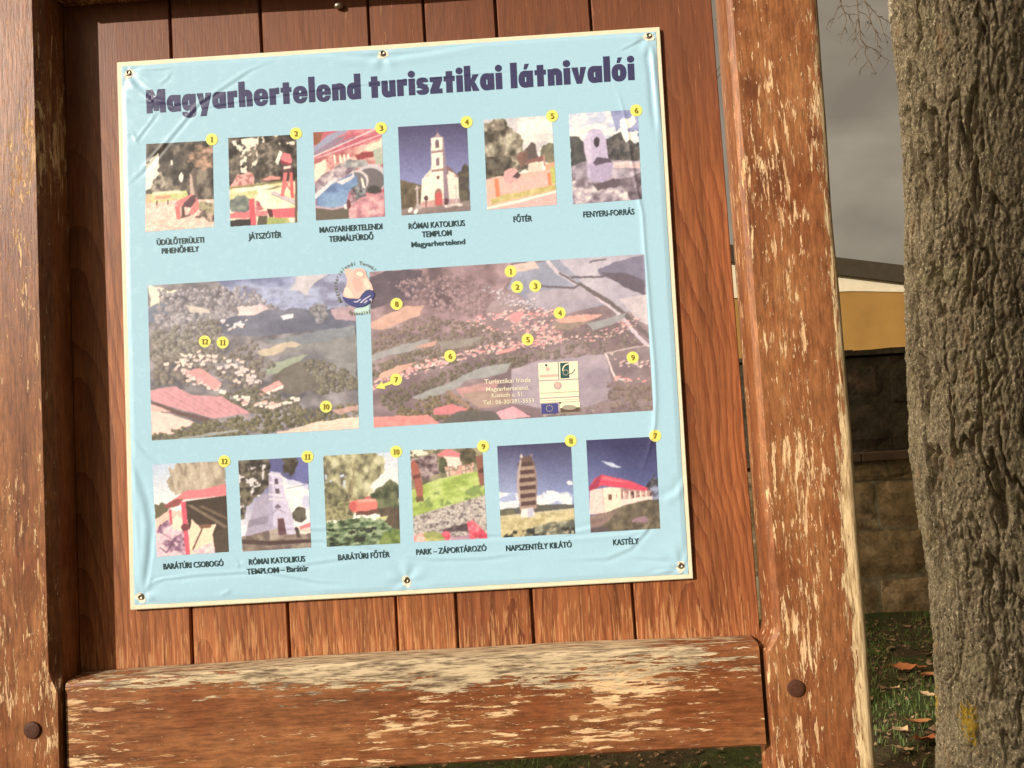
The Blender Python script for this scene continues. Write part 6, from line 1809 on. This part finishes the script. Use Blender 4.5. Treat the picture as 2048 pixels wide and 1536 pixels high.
M_GRASS = g.done(g.ramp(g.noise(g.obj(), 2.6, 6, 0.75), [(0.3, (0.052, 0.085, 0.019)), (0.55, (0.092, 0.130, 0.032)), (0.75, (0.17, 0.125, 0.055))]))
tag(mesh_obj('grass', V, F, M_GRASS), 'short damp grass growing behind the board up to the stone wall', 'grass', None, 'stuff')

def leaf_mesh(seed):
    r = random.Random(seed)
    nl = 7
    V, F = [], []
    for i in range(nl + 1):
        t = i / nl
        w = 0.30 * math.sin(math.pi * min(1, t * 1.02)) ** 0.8 * (1 + 0.15 * r.uniform(-1, 1)) + 0.006
        curl = 0.28 * (t - 0.5) ** 2 * 2 + 0.05 * r.uniform(-1, 1)
        V += [(t - 0.5, -w, curl + 0.20 * w), (t - 0.5, 0, curl - 0.02), (t - 0.5, w, curl + 0.24 * w)]
    for i in range(nl):
        a = i * 3
        F += [(a, a + 3, a + 4, a + 1), (a + 1, a + 4, a + 5, a + 2)]
    V += [(-0.5, -0.012, 0.1), (-0.5, 0.012, 0.1), (-0.85, 0.012, 0.02), (-0.85, -0.012, 0.02)]
    F.append((len(V) - 4, len(V) - 3, len(V) - 2, len(V) - 1))
    me = bpy.data.meshes.new('fallen_leaf')
    me.from_pydata(V, [], F)
    me.update()
    me.polygons.foreach_set('use_smooth', np.ones(len(me.polygons), bool))
    return me
M_LEAF = [plain('dry_leaf_brown', (0.30, 0.125, 0.045), 0.7, 0.3, 0.35, 60), plain('dry_leaf_tan', (0.46, 0.31, 0.17), 0.75, 0.25, 0.3, 60), plain('dry_leaf_rust', (0.36, 0.12, 0.04), 0.7, 0.3, 0.3, 60)]
LM = []
for k in range(6):
    me = leaf_mesh(k)
    me.materials.append(M_LEAF[k % 3])
    LM.append(me)
rl = random.Random(77)
LEAVES = []
for (x, y, s, a, k, lb) in [
        (2.095, 3.34, 0.115, -0.55, 2, 'slender rust brown fallen leaf nearest the worn post, upper of the leaves on the grass'),
        (2.155, 3.20, 0.10, 0.9, 0, 'orange brown fallen leaf standing against the tree trunk edge'),
        (1.886, 3.00, 0.055, 0.3, 4, 'small round pale tan fallen leaf lying between post and trunk'),
        (2.01, 2.90, 0.07, -0.7, 1, 'pale tan fallen leaf half hidden at the trunk, beside the grass tuft'),
        (1.760, 2.47, 0.105, -0.08, 0, 'long flat orange brown fallen leaf lying beside the trunk'),
        (1.632, 2.38, 0.085, 0.5, 4, 'crumpled pale tan fallen leaf below the long orange leaf'),
        (1.687, 2.26, 0.11, 0.5, 2, 'narrow rust leaf pointing up towards the yellow lichen on the trunk'),
        (1.548, 2.17, 0.075, -0.2, 1, 'lowest tan fallen leaf beside the post foot'),
        (2.19, 3.33, 0.06, 2.2, 2, 'short dark rust fallen leaf pressed against the trunk')]:
    o = bpy.data.objects.new('fallen_leaf', LM[k])
    COL.objects.link(o)
    o.location = (x, y, float(ground_z(np.array(x), np.array(y))) + 0.022)
    o.rotation_euler = (rl.uniform(-.25, .25), rl.uniform(-.2, .2), a)
    s *= 1.2
    o.scale = (s, s, s)
    tag(o, lb, 'leaf', 'dry leaves fallen on the grass')
# crumbs of leaf, bark and pebble nobody could count
V, F = [], []
for i in range(5000):
    x, y = rl.uniform(-1.5, 3.4), 0.3 + 4.2 * math.sqrt(rl.random())
    z = float(ground_z(np.array(x), np.array(y))) + rl.uniform(0.004, 0.02)
    s, a = rl.uniform(0.004, 0.02) * (2.2 if i % 9 == 0 else 1), rl.uniform(0, 6.28)
    b = len(V)
    for k in range(5):
        t = a + k * 1.257
        V.append((x + s * math.cos(t) * rl.uniform(.5, 1), y + s * math.sin(t) * rl.uniform(.4, 1), z + rl.uniform(-.006, .008)))
    F.append(tuple(range(b, b + 5)))
M_LIT = plain('leaf_litter', (0.17, 0.105, 0.06), 0.85, 0.15, 0.75, 14)
tag(mesh_obj('leaf_litter', V, F, M_LIT), 'brown crumbs of leaves and bark strewn over the soil', 'leaf litter', None, 'stuff')
